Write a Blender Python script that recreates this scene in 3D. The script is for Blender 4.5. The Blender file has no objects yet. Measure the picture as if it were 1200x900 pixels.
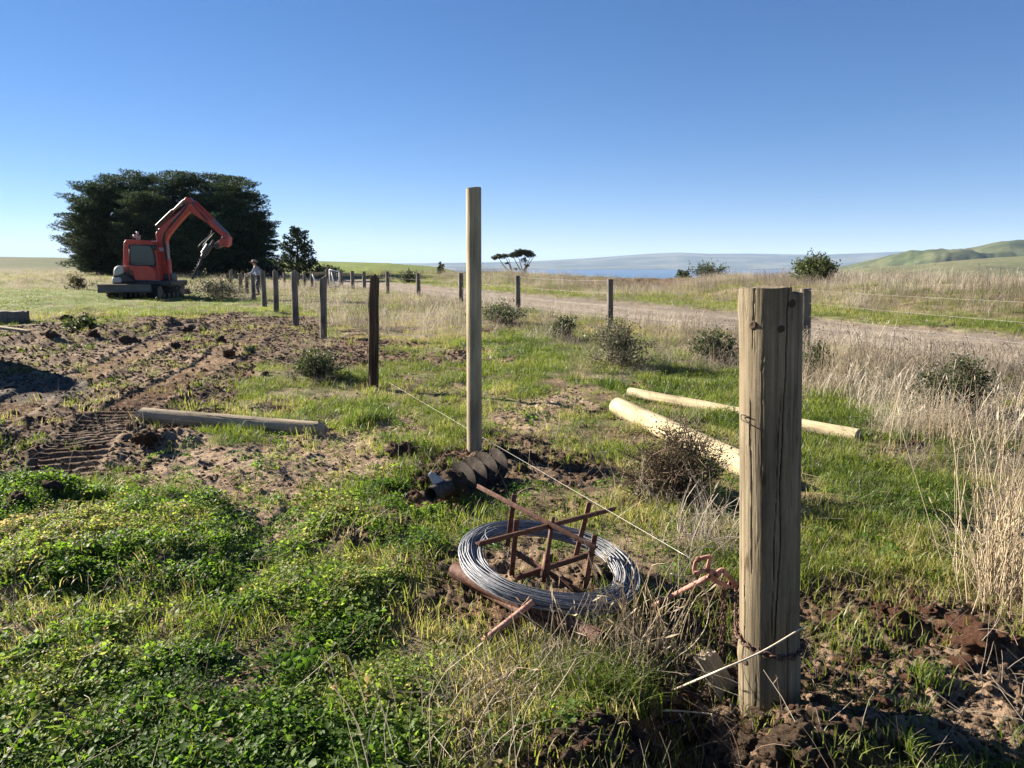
import bpy, bmesh, math, random
import numpy as np
from mathutils import Vector, Matrix, Euler

random.seed(7)
RNG = np.random.default_rng(11)
SC = bpy.context.scene
COL = SC.collection
R = math.radians

# ------------------------------------------------------------------ camera
CAMZ = 1.5
PITCH = R(9.14)
FPX = 901.0                                   # focal length in pixels of a 1200 px wide picture
cam_d = bpy.data.cameras.new("camera")
cam_d.sensor_width = 36.0
cam_d.lens = 36.0 * FPX / 1200.0
cam_d.clip_start = 0.05
cam_d.clip_end = 60000.0
cam = bpy.data.objects.new("camera", cam_d)
cam.location = (0, 0, CAMZ)
cam.rotation_euler = (math.pi / 2 - PITCH, 0, 0)
COL.objects.link(cam)
SC.camera = cam

# ------------------------------------------------------------------ light
SUN_EL = R(23.0)
SUN_AZ = R(-61.0)                             # from +Y, clockwise positive: the sun stands ahead and to the left
sdir = Vector((math.sin(SUN_AZ) * math.cos(SUN_EL), math.cos(SUN_AZ) * math.cos(SUN_EL), math.sin(SUN_EL)))
sun_d = bpy.data.lights.new("sun", 'SUN')
sun_d.energy = 5.0
sun_d.angle = R(0.53)
sun_d.color = (1.0, 0.90, 0.76)
sun = bpy.data.objects.new("sun", sun_d)
sun.rotation_euler = sdir.to_track_quat('Z', 'Y').to_euler()
sun.location = (-20, 10, 20)
COL.objects.link(sun)

world = bpy.data.worlds.new("World")
SC.world = world
world.use_nodes = True
wn = world.node_tree
wn.nodes.clear()
sky = wn.nodes.new("ShaderNodeTexSky")
sky.sky_type = 'NISHITA'
sky.sun_disc = False
sky.sun_elevation = SUN_EL
sky.sun_rotation = SUN_AZ
sky.altitude = 150
sky.air_density = 0.6
sky.dust_density = 0.0
sky.ozone_density = 1.6
bg = wn.nodes.new("ShaderNodeBackground")
bg.inputs[1].default_value = 0.05
wo = wn.nodes.new("ShaderNodeOutputWorld")
sat = wn.nodes.new("ShaderNodeHueSaturation")           # the clear, deep blue of the day, the same all over the sky
sat.inputs['Saturation'].default_value = 1.34
sat.inputs['Value'].default_value = .93
tnt = wn.nodes.new("ShaderNodeMix"); tnt.data_type = 'RGBA'; tnt.blend_type = 'MULTIPLY'
tnt.inputs[0].default_value = 1.0; tnt.inputs[7].default_value = (.94, .975, 1.14, 1)
gam = wn.nodes.new("ShaderNodeGamma"); gam.inputs[1].default_value = .785
wn.links.new(sky.outputs[0], gam.inputs[0])
wn.links.new(gam.outputs[0], sat.inputs['Color'])
wn.links.new(sat.outputs[0], tnt.inputs[6])
wn.links.new(tnt.outputs[2], bg.inputs[0])
wn.links.new(bg.outputs[0], wo.inputs[0])

SC.view_settings.view_transform = 'Standard'
SC.view_settings.look = 'None'
SC.view_settings.exposure = 1.95
SC.view_settings.gamma = 1.0
SC.view_settings.use_curve_mapping = False
SC.render.engine = 'CYCLES'
SC.cycles.use_denoising = True
SC.cycles.max_bounces = 6
SC.cycles.diffuse_bounces = 3
SC.cycles.transmission_bounces = 4
SC.cycles.transparent_max_bounces = 4
SC.cycles.volume_bounces = 0

# ------------------------------------------------------------------ picture <-> world
cP, sP = math.cos(PITCH), math.sin(PITCH)

def ray(u, v):
    x = (u - 600.0) / FPX
    y = (450.0 - v) / FPX
    return np.array([x, cP + y * sP, -sP + y * cP])

def gp(u, v, z=0.0):
    d = ray(u, v)
    t = (z - CAMZ) / d[2]
    return np.array([d[0] * t, d[1] * t, z])

def at(u, v, Y):
    d = ray(u, v)
    t = Y / d[1]
    return np.array([d[0] * t, Y, CAMZ + d[2] * t])

def on_plane(u, v, p, n):
    d = ray(u, v)
    o = np.array([0, 0, CAMZ])
    t = np.dot(np.asarray(p) - o, n) / np.dot(d, n)
    return o + d * t

def proj0(x, y):
    """picture position of ground points (x, y, 0): used to lay out the zones of the ground"""
    zc = y * cP + CAMZ * sP
    yc = y * sP - CAMZ * cP
    ok = zc > 0.25
    zc = np.where(ok, zc, 0.25)
    return 600 + FPX * x / zc, 450 - FPX * yc / zc, ok

# ------------------------------------------------------------------ noise
def _hash(ix, iy, seed):
    h = (ix.astype(np.int64) * 374761393 + iy.astype(np.int64) * 668265263 + seed * 982451653) & 0xFFFFFFFF
    h = ((h ^ (h >> 13)) * 1274126177) & 0xFFFFFFFF
    h = (h ^ (h >> 16)) & 0xFFFFFF
    return h / float(0xFFFFFF)

def vnoise(x, y, seed=0):
    x = np.asarray(x, float); y = np.asarray(y, float)
    ix = np.floor(x); iy = np.floor(y)
    fx = x - ix; fy = y - iy
    fx = fx * fx * fx * (fx * (fx * 6 - 15) + 10); fy = fy * fy * fy * (fy * (fy * 6 - 15) + 10)
    a = _hash(ix, iy, seed); b = _hash(ix + 1, iy, seed)
    c = _hash(ix, iy + 1, seed); d = _hash(ix + 1, iy + 1, seed)
    return (a * (1 - fx) + b * fx) * (1 - fy) + (c * (1 - fx) + d * fx) * fy

def fbm(x, y, oct=4, seed=0, gain=0.5):
    s = 0; a = 1; n = 0
    x = np.asarray(x, float); y = np.asarray(y, float)
    for k in range(oct):
        ca, sa = math.cos(k * 1.1), math.sin(k * 1.1)
        s = s + a * vnoise((x * ca - y * sa) * 2 ** k + 17.3 * k, (x * sa + y * ca) * 2 ** k - 9.1 * k, seed + k)
        n += a; a *= gain
    return s / n

def sst(a, b, x):
    t = np.clip((np.asarray(x, float) - a) / (b - a), 0, 1)
    return t * t * (3 - 2 * t)

# ------------------------------------------------------------------ zones of the ground
def blobs(u, v, L):
    s = 0
    for (cx, cy, rx, ry, *w) in L:
        d2 = ((u - cx) / rx) ** 2 + ((v - cy) / ry) ** 2
        s = s + (w[0] if w else 1.0) * np.exp(-0.75 * np.minimum(d2, 30) ** 1.6)
    return s

SOIL = [(140, 405, 210, 32), (60, 455, 120, 60), (190, 440, 130, 50), (285, 400, 90, 28), (40, 560, 80, 45),
        (110, 510, 90, 45), (590, 542, 115, 26, 1.1), (535, 570, 60, 25), (430, 415, 60, 14, .8), (330, 385, 50, 12, .8),
        (1070, 800, 200, 95), (900, 870, 130, 70), (730, 880, 150, 45), (1000, 700, 90, 28, .9), (1130, 740, 70, 40),
        (830, 790, 70, 80, 1.3), (560, 705, 90, 45, .75), (740, 330, 80, 7, 1.2), (650, 600, 70, 22, .8),
        (210, 470, 60, 30), (450, 640, 30, 15, .4), (640, 690, 80, 30, .5), (865, 590, 60, 25, .7), (520, 420, 90, 12, .5)]
BARE = [(300, 545, 150, 38), (420, 515, 70, 40), (315, 605, 50, 25), (265, 850, 36, 45), (300, 655, 30, 45, .8),
        (470, 500, 50, 20, .7), (620, 480, 70, 22, .5), (700, 590, 60, 25, .7), (1100, 830, 130, 60, .8),
        (180, 520, 60, 25, .7), (680, 470, 40, 16, .5), (610, 660, 60, 40, .5), (235, 795, 40, 14, .5), (150, 850, 40, 20, .5), (100, 705, 30, 10, .7), (205, 722, 30, 10, .7), (60, 790, 40, 11, .7), (320, 812, 30, 18, .8), (170, 802, 30, 10, .7), (20, 730, 30, 9, .6), (115, 640, 20, 8, .6),
        (120, 425, 160, 30, .5), (40, 880, 30, 14, .6), (160, 735, 50, 10, .5), (500, 690, 30, 20, .5)]
WEED = [(130, 615, 150, 38), (50, 650, 120, 55), (190, 645, 95, 45), (110, 745, 180, 75), (60, 850, 160, 70), (330, 745, 95, 75),
        (400, 640, 105, 45), (250, 790, 110, 50), (430, 600, 70, 30), (370, 690, 75, 50), (200, 880, 130, 40, .7), (440, 820, 80, 50, .7),
        (400, 870, 120, 40, .7), (480, 600, 30, 20, .7)]
MOUND = [(100, 615, 130, 32), (215, 625, 60, 40), (50, 650, 90, 40), (195, 660, 70, 28), (420, 610, 70, 26, .6), (370, 690, 60, 40, .45),
         (40, 590, 50, 20, .6)]
LUSH = [(960, 490, 110, 40), (930, 450, 120, 22), (1110, 560, 130, 60, .5), (640, 395, 60, 10), (620, 420, 110, 22, .8), (800, 430, 130, 22, .8),
        (425, 485, 35, 14, 1.2), (360, 345, 40, 8, .8), (470, 525, 30, 16), (690, 470, 60, 20, .4), (700, 800, 80, 50, .7), (1030, 730, 60, 30, .6),
        (1000, 620, 120, 40, .4), (60, 525, 60, 16, .6), (840, 480, 100, 25, .6)]
PALE = [(130, 345, 260, 14), (300, 350, 140, 12), (60, 355, 120, 12), (330, 365, 60, 8, .5), (160, 362, 60, 8, .6)]
DRYT = [(470, 352, 120, 24), (360, 340, 110, 14), (250, 332, 90, 8), (60, 328, 110, 9), (160, 330, 160, 8), (460, 385, 80, 16, .6),
        (1180, 650, 45, 95, 1.1), (1120, 500, 110, 45, .9), (1000, 420, 130, 40, .9), (1100, 445, 130, 28, .9), (860, 395, 90, 14, .7), (640, 800, 110, 40, .35), (750, 775, 45, 30, .5), (540, 860, 110, 50, .4),
        (640, 345, 120, 15, .8), (370, 405, 40, 14, .9), (860, 640, 90, 25, .4), (790, 700, 40, 30, .5), (560, 380, 60, 16, .6)]
GRAV = [(30, 455, 75, 17, 1.1)]

RD = np.array([-.443, .896]); RN = np.array([.896, .443])

def road_p(x, y):
    return (x - .3) * RN[0] + (y - 25) * RN[1]

def zones(x, y):
    x = np.asarray(x, float); y = np.asarray(y, float)
    u, v, ok = proj0(x, y)
    r = np.hypot(x, y)
    n1 = fbm(x * .9, y * .9, 4, 3) - .5
    n2 = fbm(x * 3.1, y * 3.1, 3, 31) - .5
    nn = n1 * .9 + n2 * .7
    def m(L, lo=.32, hi=.62, k=1.0, sd=None):
        n = nn if sd is None else (fbm(x * 1.3, y * 1.3, 4, sd) - .5) * 1.6
        return np.where(ok, sst(lo, hi, blobs(u, v, L) + n * k), 0)
    p = road_p(x, y)
    z = {}
    road = sst(-.35, .25, p + n2 * .7) * (1 - sst(4.5, 5.4, p + n2 * 1.2)) * (r < 300)
    z['road'] = road
    z['p'] = p
    nr = 1 - road
    z['grav'] = m(GRAV, k=.15) * nr
    z['soil'] = m(SOIL, sd=5, k=1.35) * nr * (1 - z['grav'])
    z['bare'] = m(BARE, sd=7) * nr * (1 - .5 * z['soil'])
    z['weed'] = m(WEED, sd=9, k=.8) * nr * (1 - .8 * z['soil']) * (1 - .85 * m(BARE, sd=13, k=.5))
    z['lush'] = m(LUSH, k=.8, sd=21) * nr * (1 - .8 * z['soil'])
    z['pale'] = m(PALE, k=.4)
    strip = sst(-4.6, -3.4, p + n1 * 2.0) * (1 - sst(-.7, .1, p + n2)) * sst(7, 10, r) * (r < 90) * .8
    bank = (1 - .92 * m([(760, 329, 75, 7, 1.2)], k=.3)) * sst(7.2, 9.0, p + n1 * 1.5) * (1 - sst(22, 34, p)) * (x > -14) * (r < 80)
    z['bank'] = bank
    z['strip'] = strip
    clear = np.where(ok, np.clip(1.3 * np.exp(-(((u - 635) / 130) ** 2 + ((v - 668) / 75) ** 2) ** 2), 0, 1), 0)
    z['clear'] = clear
    DR2 = [(724, 432, 60, 12, .9), (836, 428, 50, 9, .8), (662, 401, 36, 6, .8), (1118, 488, 70, 16, 1), (373, 448, 44, 8, .6), (793, 590, 80, 14, .6)]
    z['dry'] = np.maximum(np.maximum(m(DRYT + DR2, k=.7, sd=17), strip), bank * .9) * nr * (1 - .85 * z['soil']) * (1 - .9 * clear)
    tq = np.minimum(strip_dist(x, y, TRK)[0], strip_dist(x, y, TRK2)[0])
    z['trk'] = (1 - sst(.24, .34, tq)) * ok
    verge = sst(4.8, 5.6, p + n2) * (1 - sst(7.4, 9.2, p)) * (r < 80) * (x > -10)
    z['verge'] = verge
    z['mound'] = np.where(ok, np.minimum(blobs(u, v, MOUND), 1.25), 0)
    return z

AZT = [-180, -60, -34, -20, -14, -9, -4, -2, 1, 180]
ZT = [1.5, 2.0, 2.3, 1.6, 1.25, .6, -1.6, -3.5, -6, -6]
TRK = [np.array(gp(u, v)[:2]) for (u, v) in ((30, 585), (130, 490), (215, 445), (300, 392))]
TRK2 = [np.array(gp(u, v)[:2]) for (u, v) in ((-60, 520), (60, 455), (150, 418), (235, 378))]
HOLES = [(gp(806, 862), .17, .26, -.22), (gp(1090, 748), .15, .10, -.11), (gp(590, 528), .20, .12, -.03), (gp(845, 760), .13, .13, -.05)]
HEAPS = [(gp(745, 331.5), 3.2, 1.2, .34), (gp(980, 868), .20, .13, .10), (gp(715, 868), .26, .14, .10), (gp(1150, 765), .10, .08, .08), (gp(600, 540), .30, .16, .07),
         (gp(515, 560), .20, .15, .05), (gp(200, 518), .35, .2, .12), (gp(480, 530), .10, .08, .09), (gp(215, 385), .8, .6, .14),
         (gp(60, 400), .9, .7, .16), (gp(75, 365), 1.2, .7, .16), (gp(270, 412), .55, .35, .13), (gp(133, 395), .6, .5, .15),
         (gp(180, 385), .7, .5, .14), (gp(115, 372), .8, .6, .15), (gp(28, 585), .3, .2, .12), (gp(1060, 855), .25, .1, .03), (gp(905, 700), .2, .15, .02)]
SHADE_HEAP = np.array([-8.75, 10.75, 0.])

def strip_dist(x, y, pts):
    best = np.full(np.shape(x), 1e9); s_out = np.zeros(np.shape(x)); acc = 0
    for a, b in zip(pts[:-1], pts[1:]):
        d = b - a; L = np.hypot(*d); d = d / L
        t = np.clip((x - a[0]) * d[0] + (y - a[1]) * d[1], 0, L)
        q = np.hypot(x - a[0] - d[0] * t, y - a[1] - d[1] * t)
        s_out = np.where(q < best, acc + t, s_out); best = np.minimum(q, best)
        acc += L
    return best, s_out

def H(x, y, Z=None):
    x = np.asarray(x, float); y = np.asarray(y, float)
    if Z is None:
        Z = zones(x, y)
    r = np.hypot(x, y); az = np.degrees(np.arctan2(x, y)); p = Z['p']
    near = 1 - sst(40, 90, r)
    h = (fbm(x * .55, y * .55, 3, 41) - .5) * .10 * sst(1.5, 4, r) * near
    h = h + (fbm(x * 2.2, y * 2.2, 3, 43) - .5) * .07 * (1 - Z['road'])
    so = np.maximum(Z['soil'], .5 * Z['bare'])
    h = h + so * (1 - .8 * Z['trk']) * ((fbm(x * 4.5, y * 4.5, 3, 47) - .5) * .075 + (np.abs(fbm(x * 11, y * 15, 3, 49) - .5)) * -.10 + (fbm(x * 40, y * 40, 2, 51) - .5) * .018 * (r < 12))
    h = h + Z['bare'] * (fbm(x * 22, y * 22, 2, 55) - .5) * .02
    lump = np.abs(fbm(x * 3.4 + 3, y * 3.4, 3, 53) - .5) * 2
    h = h + Z['mound'] * (.02 + .085 * (.62 - lump)) * sst(.1, .5, Z['mound']) + Z['weed'] * (fbm(x * 5.5, y * 5.5, 3, 57) - .5) * .07
    for c, rx, ry, a in HOLES + HEAPS:
        d2 = ((x - c[0]) / rx) ** 2 + ((y - c[1]) / ry) ** 2
        h = h + a * np.exp(-np.minimum(d2, 40)) * (1 + .6 * (fbm(x * 7, y * 7, 3, 61) - .5))
    # made-up heap added out of frame to throw a shadow into the picture
    g2 = np.hypot(x - SHADE_HEAP[0], y - SHADE_HEAP[1]) / 1.2
    h = h + 1.7 * np.clip(1 - g2 * g2, 0, 1) ** .8
    for pts in (TRK, TRK2):
        q, s = strip_dist(x, y, pts)
        mk = 1 - sst(.22, .28, q)
        h = h + mk * (-.025 + .034 * np.sign(np.sin(s * 2 * math.pi / .135 + 2 * q)) * np.abs(np.sin(s * 2 * math.pi / .135 + 2 * q)) ** .5) * (.6 + .8 * fbm(x * 4, y * 4, 2, 63)) + (sst(.22, .30, q) - sst(.32, .45, q)) * .025
    # road: two worn wheel lanes
    h = h - Z['road'] * .06 - Z['road'] * .03 * (np.exp(-((p - 1.5) / .45) ** 2) + np.exp(-((p - 3.3) / .45) ** 2)) * (fbm(x * .8, y * .8, 2, 65) + .4)
    ramp = np.interp(az, [-20, -8, -1, 3, 11, 16, 30], [.2, .4, .5, .02, .05, .75, 1.0])
    h = h + sst(7.2, 12, p) * (.52 * ramp + .35 * (fbm(x * .35, y * .35, 3, 67) - .5)) * (x > -30)
    # far relief
    tab = np.interp(az, AZT, ZT)
    left = 1 - sst(-6, 0, az)
    rise = sst(45, 210, r) * tab
    back = -np.maximum(r - 260, 0) * .05
    h = h + left * (rise + back)
    h = h + (1 - left) * (-np.maximum(p - 17, 0) * .07 * sst(17, 60, p))
    return np.maximum(h, -104.0)

def gh(u, v):
    """ground point seen at a picture position"""
    z = 0.0
    for _ in range(6):
        q = gp(u, v, z)
        z = .5 * z + .5 * float(H(q[0], q[1]))
    q = gp(u, v, z)
    return q

# ------------------------------------------------------------------ meshes
class MB:
    def __init__(s):
        s.v = []; s.q = []; s.t = []; s.n = 0; s.ng = []
    def add(s, v, quads=None, tris=None, ngons=None):
        v = np.asarray(v, float).reshape(-1, 3)
        if quads is not None and len(quads): s.q.append(np.asarray(quads, int).reshape(-1, 4) + s.n)
        if tris is not None and len(tris): s.t.append(np.asarray(tris, int).reshape(-1, 3) + s.n)
        for g in (ngons or []): s.ng.append([i + s.n for i in g])
        s.v.append(v); s.n += len(v)
        return s
    def tube(s, pts, rad, seg=8, cap=True, squash=None):
        P = np.asarray(pts, float); n = len(P)
        rad = np.broadcast_to(np.asarray(rad, float), (n,))
        T = np.gradient(P, axis=0)
        T /= np.maximum(np.linalg.norm(T, axis=1, keepdims=True), 1e-9)
        ref = np.array([0, 0, 1.]) if abs(T[0, 2]) < .9 else np.array([1., 0, 0])
        V = []
        a = np.arange(seg) * 2 * math.pi / seg
        N = ref - T[0] * np.dot(ref, T[0]); N /= np.linalg.norm(N)
        for i in range(n):
            N = N - T[i] * np.dot(N, T[i]); N /= max(np.linalg.norm(N), 1e-9)
            B = np.cross(T[i], N)
            k = (1, 1) if squash is None else squash
            V.append(P[i] + rad[i] * (k[0] * np.cos(a)[:, None] * N + k[1] * np.sin(a)[:, None] * B))
        V = np.concatenate(V)
        Q = []
        for i in range(n - 1):
            for j in range(seg):
                k = (j + 1) % seg
                Q.append((i * seg + j, i * seg + k, (i + 1) * seg + k, (i + 1) * seg + j))
        ng = [list(range(seg))[::-1], [(n - 1) * seg + j for j in range(seg)]] if cap else []
        return s.add(V, Q, ngons=ng)
    def prism(s, poly, th):
        """polygon of 3-D points pushed along the vector th"""
        P = np.asarray(poly, float); n = len(P)
        V = np.concatenate([P, P + np.asarray(th, float)])
        Q = [(i, (i + 1) % n, n + (i + 1) % n, n + i) for i in range(n)]
        return s.add(V, Q, ngons=[list(range(n))[::-1], [n + i for i in range(n)]])
    def bar(s, a, b, w, h, up=(0, 0, 1)):
        a = np.asarray(a, float); b = np.asarray(b, float)
        d = b - a; d /= np.linalg.norm(d)
        up = np.asarray(up, float); x = np.cross(d, up); x /= np.linalg.norm(x); y = np.cross(x, d)
        c = [a + x * sx * w / 2 + y * sy * h / 2 for sx, sy in ((-1, -1), (1, -1), (1, 1), (-1, 1))]
        return s.prism(c, b - a)
    def box(s, lo, hi):
        x0, y0, z0 = lo; x1, y1, z1 = hi
        return s.prism([(x0, y0, z0), (x1, y0, z0), (x1, y1, z0), (x0, y1, z0)], (0, 0, z1 - z0))
    def mesh(s, name, smooth=False):
        me = bpy.data.meshes.new(name)
        V = np.concatenate(s.v) if s.v else np.zeros((0, 3))
        Q = np.concatenate(s.q) if s.q else np.zeros((0, 4), int)
        T = np.concatenate(s.t) if s.t else np.zeros((0, 3), int)
        nl = Q.size + T.size + sum(len(g) for g in s.ng)
        npo = len(Q) + len(T) + len(s.ng)
        me.vertices.add(len(V)); me.vertices.foreach_set("co", V.astype(np.float32).ravel())
        me.loops.add(nl); me.polygons.add(npo)
        ngf = [i for g in s.ng for i in g]
        idx = np.concatenate([Q.ravel(), T.ravel(), np.array(ngf, int)]).astype(np.int32)
        me.loops.foreach_set("vertex_index", idx)
        tot = np.concatenate([np.full(len(Q), 4), np.full(len(T), 3), np.array([len(g) for g in s.ng], int)]).astype(np.int32)
        st = np.concatenate([[0], np.cumsum(tot)[:-1]]).astype(np.int32)
        me.polygons.foreach_set("loop_start", st)
        me.polygons.foreach_set("loop_total", tot)
        if smooth:
            me.polygons.foreach_set("use_smooth", np.ones(npo, bool))
        me.update(calc_edges=True)
        me.validate()
        return me
    def build(s, name, mat, parent=None, smooth=False, bevel=0):
        me = s.mesh(name, smooth)
        if mat is not None: me.materials.append(mat)
        return link(name, me, parent, bevel)

def link(name, me, parent=None, bevel=0):
    o = bpy.data.objects.new(name, me)
    COL.objects.link(o)
    if parent is not None:
        o.parent = parent
        o.matrix_parent_inverse = parent.matrix_basis.inverted()
    if bevel:
        b = o.modifiers.new("bevel", 'BEVEL'); b.width = bevel; b.segments = 2; b.limit_method = 'ANGLE'
    return o

def thing(name, label, cat, loc=(0, 0, 0), group=None, rotz=0):
    o = bpy.data.objects.new(name, None)
    o.empty_display_size = .2
    COL.objects.link(o)
    o.location = [float(c) for c in loc]; o.rotation_euler = (0, 0, rotz)
    return tag(o, label, cat, group)

def tag(o, label=None, cat=None, group=None, kind=None):
    if label: o['label'] = label
    if cat: o['category'] = cat
    if group: o['group'] = group
    if kind: o['kind'] = kind
    return o

def recenter(o, p):
    """put the origin of a mesh object at the point p"""
    p = Vector([float(c) for c in p])
    o.data.transform(Matrix.Translation(-p)); o.location = p
    return o

def spline(pts, n):
    P = np.asarray(pts, float)
    P = np.vstack([2 * P[0] - P[1], P, 2 * P[-1] - P[-2]])
    m = len(P) - 3
    out = []
    for t in np.linspace(0, m - 1e-6, n):
        i = int(t); f = t - i
        a, b, c, d = P[i:i + 4]
        out.append(.5 * ((2 * b) + (c - a) * f + (2 * a - 5 * b + 4 * c - d) * f * f + (3 * b - a - 3 * c + d) * f ** 3))
    return np.array(out)

def rots(N, tilt, rng, normal=None):
    """N random rotation matrices: spin about z, then a tilt of up to about `tilt` radians"""
    a = rng.uniform(0, 2 * math.pi, N); b = rng.normal(0, tilt, N); c = rng.uniform(0, 2 * math.pi, N)
    ca, sa, cb, sb = np.cos(a), np.sin(a), np.cos(b), np.sin(b)
    Z = np.zeros(N); O = np.ones(N)
    Rz = np.array([[ca, -sa, Z], [sa, ca, Z], [Z, Z, O]]).transpose(2, 0, 1)
    Rx = np.array([[O, Z, Z], [Z, cb, -sb], [Z, sb, cb]]).transpose(2, 0, 1)
    cc, sc = np.cos(c), np.sin(c)
    Rw = np.array([[cc, -sc, Z], [sc, cc, Z], [Z, Z, O]]).transpose(2, 0, 1)
    return Rw @ Rx @ Rz

def scatter_mesh(mb, tv, tq, tt, M, P):
    """copies of one small leaf template"""
    N = len(P); k = len(tv)
    V = np.einsum('nij,kj->nki', M, np.asarray(tv, float)) + P[:, None, :]
    off = (np.arange(N) * k)[:, None, None]
    q = (np.asarray(tq)[None] + off).reshape(-1, 4) if len(tq) else None
    t = (np.asarray(tt)[None] + off).reshape(-1, 3) if len(tt) else None
    mb.add(V.reshape(-1, 3), q, t)

# ------------------------------------------------------------------ materials
def nodes(name):
    m = bpy.data.materials.new(name); m.use_nodes = True
    nt = m.node_tree; nt.nodes.clear()
    out = nt.nodes.new("ShaderNodeOutputMaterial")
    return m, nt, out

def N(nt, t, **kw):
    n = nt.nodes.new(t)
    for k, v in kw.items():
        if k.startswith('_'): n.inputs[int(k[1:])].default_value = v
        else: setattr(n, k, v)
    return n

def ramp(nt, fac, stops):
    r = nt.nodes.new("ShaderNodeValToRGB")
    e = r.color_ramp.elements
    e[0].position, e[0].color = stops[0][0], (*stops[0][1], 1)
    e[1].position, e[1].color = stops[-1][0], (*stops[-1][1], 1)
    for p, c in stops[1:-1]:
        x = e.new(p); x.color = (*c, 1)
    nt.links.new(fac, r.inputs[0])
    return r.outputs[0]

def noise_tex(nt, scale, detail=4, rough=.6, vec=None, dist=0):
    n = N(nt, "ShaderNodeTexNoise")
    n.inputs['Scale'].default_value = scale; n.inputs['Detail'].default_value = detail
    n.inputs['Roughness'].default_value = rough; n.inputs['Distortion'].default_value = dist
    if vec is not None: nt.links.new(vec, n.inputs['Vector'])
    return n.outputs[0]

def coords(nt, kind='Object', scale=(1, 1, 1)):
    tc = N(nt, "ShaderNodeTexCoord")
    mp = N(nt, "ShaderNodeMapping"); mp.inputs['Scale'].default_value = scale
    nt.links.new(tc.outputs[kind], mp.inputs[0])
    return mp.outputs[0]

def mixc(nt, fac, a, b, mode='MIX'):
    m = N(nt, "ShaderNodeMix", data_type='RGBA', blend_type=mode)
    for s, x in ((m.inputs[0], fac), (m.inputs[6], a), (m.inputs[7], b)):
        if hasattr(x, 'is_linked'): nt.links.new(x, s)
        elif isinstance(x, (int, float)): s.default_value = x
        else: s.default_value = (*x, 1)
    return m.outputs[2]

def bsdf(nt, out, col, rough=.8, spec=.3, metal=0, bump=None, bstr=.3, bdist=.01):
    b = N(nt, "ShaderNodeBsdfPrincipled")
    if hasattr(col, 'is_linked'): nt.links.new(col, b.inputs['Base Color'])
    else: b.inputs['Base Color'].default_value = (*col, 1)
    if hasattr(rough, 'is_linked'): nt.links.new(rough, b.inputs['Roughness'])
    else: b.inputs['Roughness'].default_value = rough
    b.inputs['Specular IOR Level'].default_value = spec
    b.inputs['Metallic'].default_value = metal
    if bump is not None:
        bn = N(nt, "ShaderNodeBump"); bn.inputs['Strength'].default_value = bstr; bn.inputs['Distance'].default_value = bdist
        nt.links.new(bump, bn.inputs['Height']); nt.links.new(bn.outputs[0], b.inputs['Normal'])
    if out is not None: nt.links.new(b.outputs[0], out.inputs[0])
    return b

def leaf_mat(name, stops, trans=.35, rough=.5, spec=.35, inst=False, tcol=None):
    """foliage: each leaf (or each scattered tuft) draws its own tone; part of the light passes through"""
    m, nt, out = nodes(name)
    if inst:
        a = N(nt, "ShaderNodeAttribute", attribute_type='INSTANCER', attribute_name='tint')
        g = N(nt, "ShaderNodeNewGeometry")
        add = N(nt, "ShaderNodeMath", operation='MULTIPLY_ADD'); add.inputs[1].default_value = .5
        nt.links.new(g.outputs['Random Per Island'], add.inputs[0])
        hf = N(nt, "ShaderNodeMath", operation='MULTIPLY_ADD'); hf.inputs[1].default_value = 1.0; hf.inputs[2].default_value = -.25
        nt.links.new(a.outputs['Fac'], hf.inputs[0]); nt.links.new(hf.outputs[0], add.inputs[2])
        fac = add.outputs[0]
    else:
        g = N(nt, "ShaderNodeNewGeometry"); fac = g.outputs['Random Per Island']
    col = ramp(nt, fac, stops)
    b = bsdf(nt, None, col, rough, spec)
    t = N(nt, "ShaderNodeBsdfTranslucent")
    hs = N(nt, "ShaderNodeHueSaturation"); hs.inputs['Saturation'].default_value = 1.15; hs.inputs['Value'].default_value = 1.9
    nt.links.new(col, hs.inputs['Color']); nt.links.new(hs.outputs[0], t.inputs[0])
    mx = N(nt, "ShaderNodeMixShader"); mx.inputs[0].default_value = trans
    nt.links.new(b.outputs[0], mx.inputs[1]); nt.links.new(t.outputs[0], mx.inputs[2])
    nt.links.new(mx.outputs[0], out.inputs[0])
    return m

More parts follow.
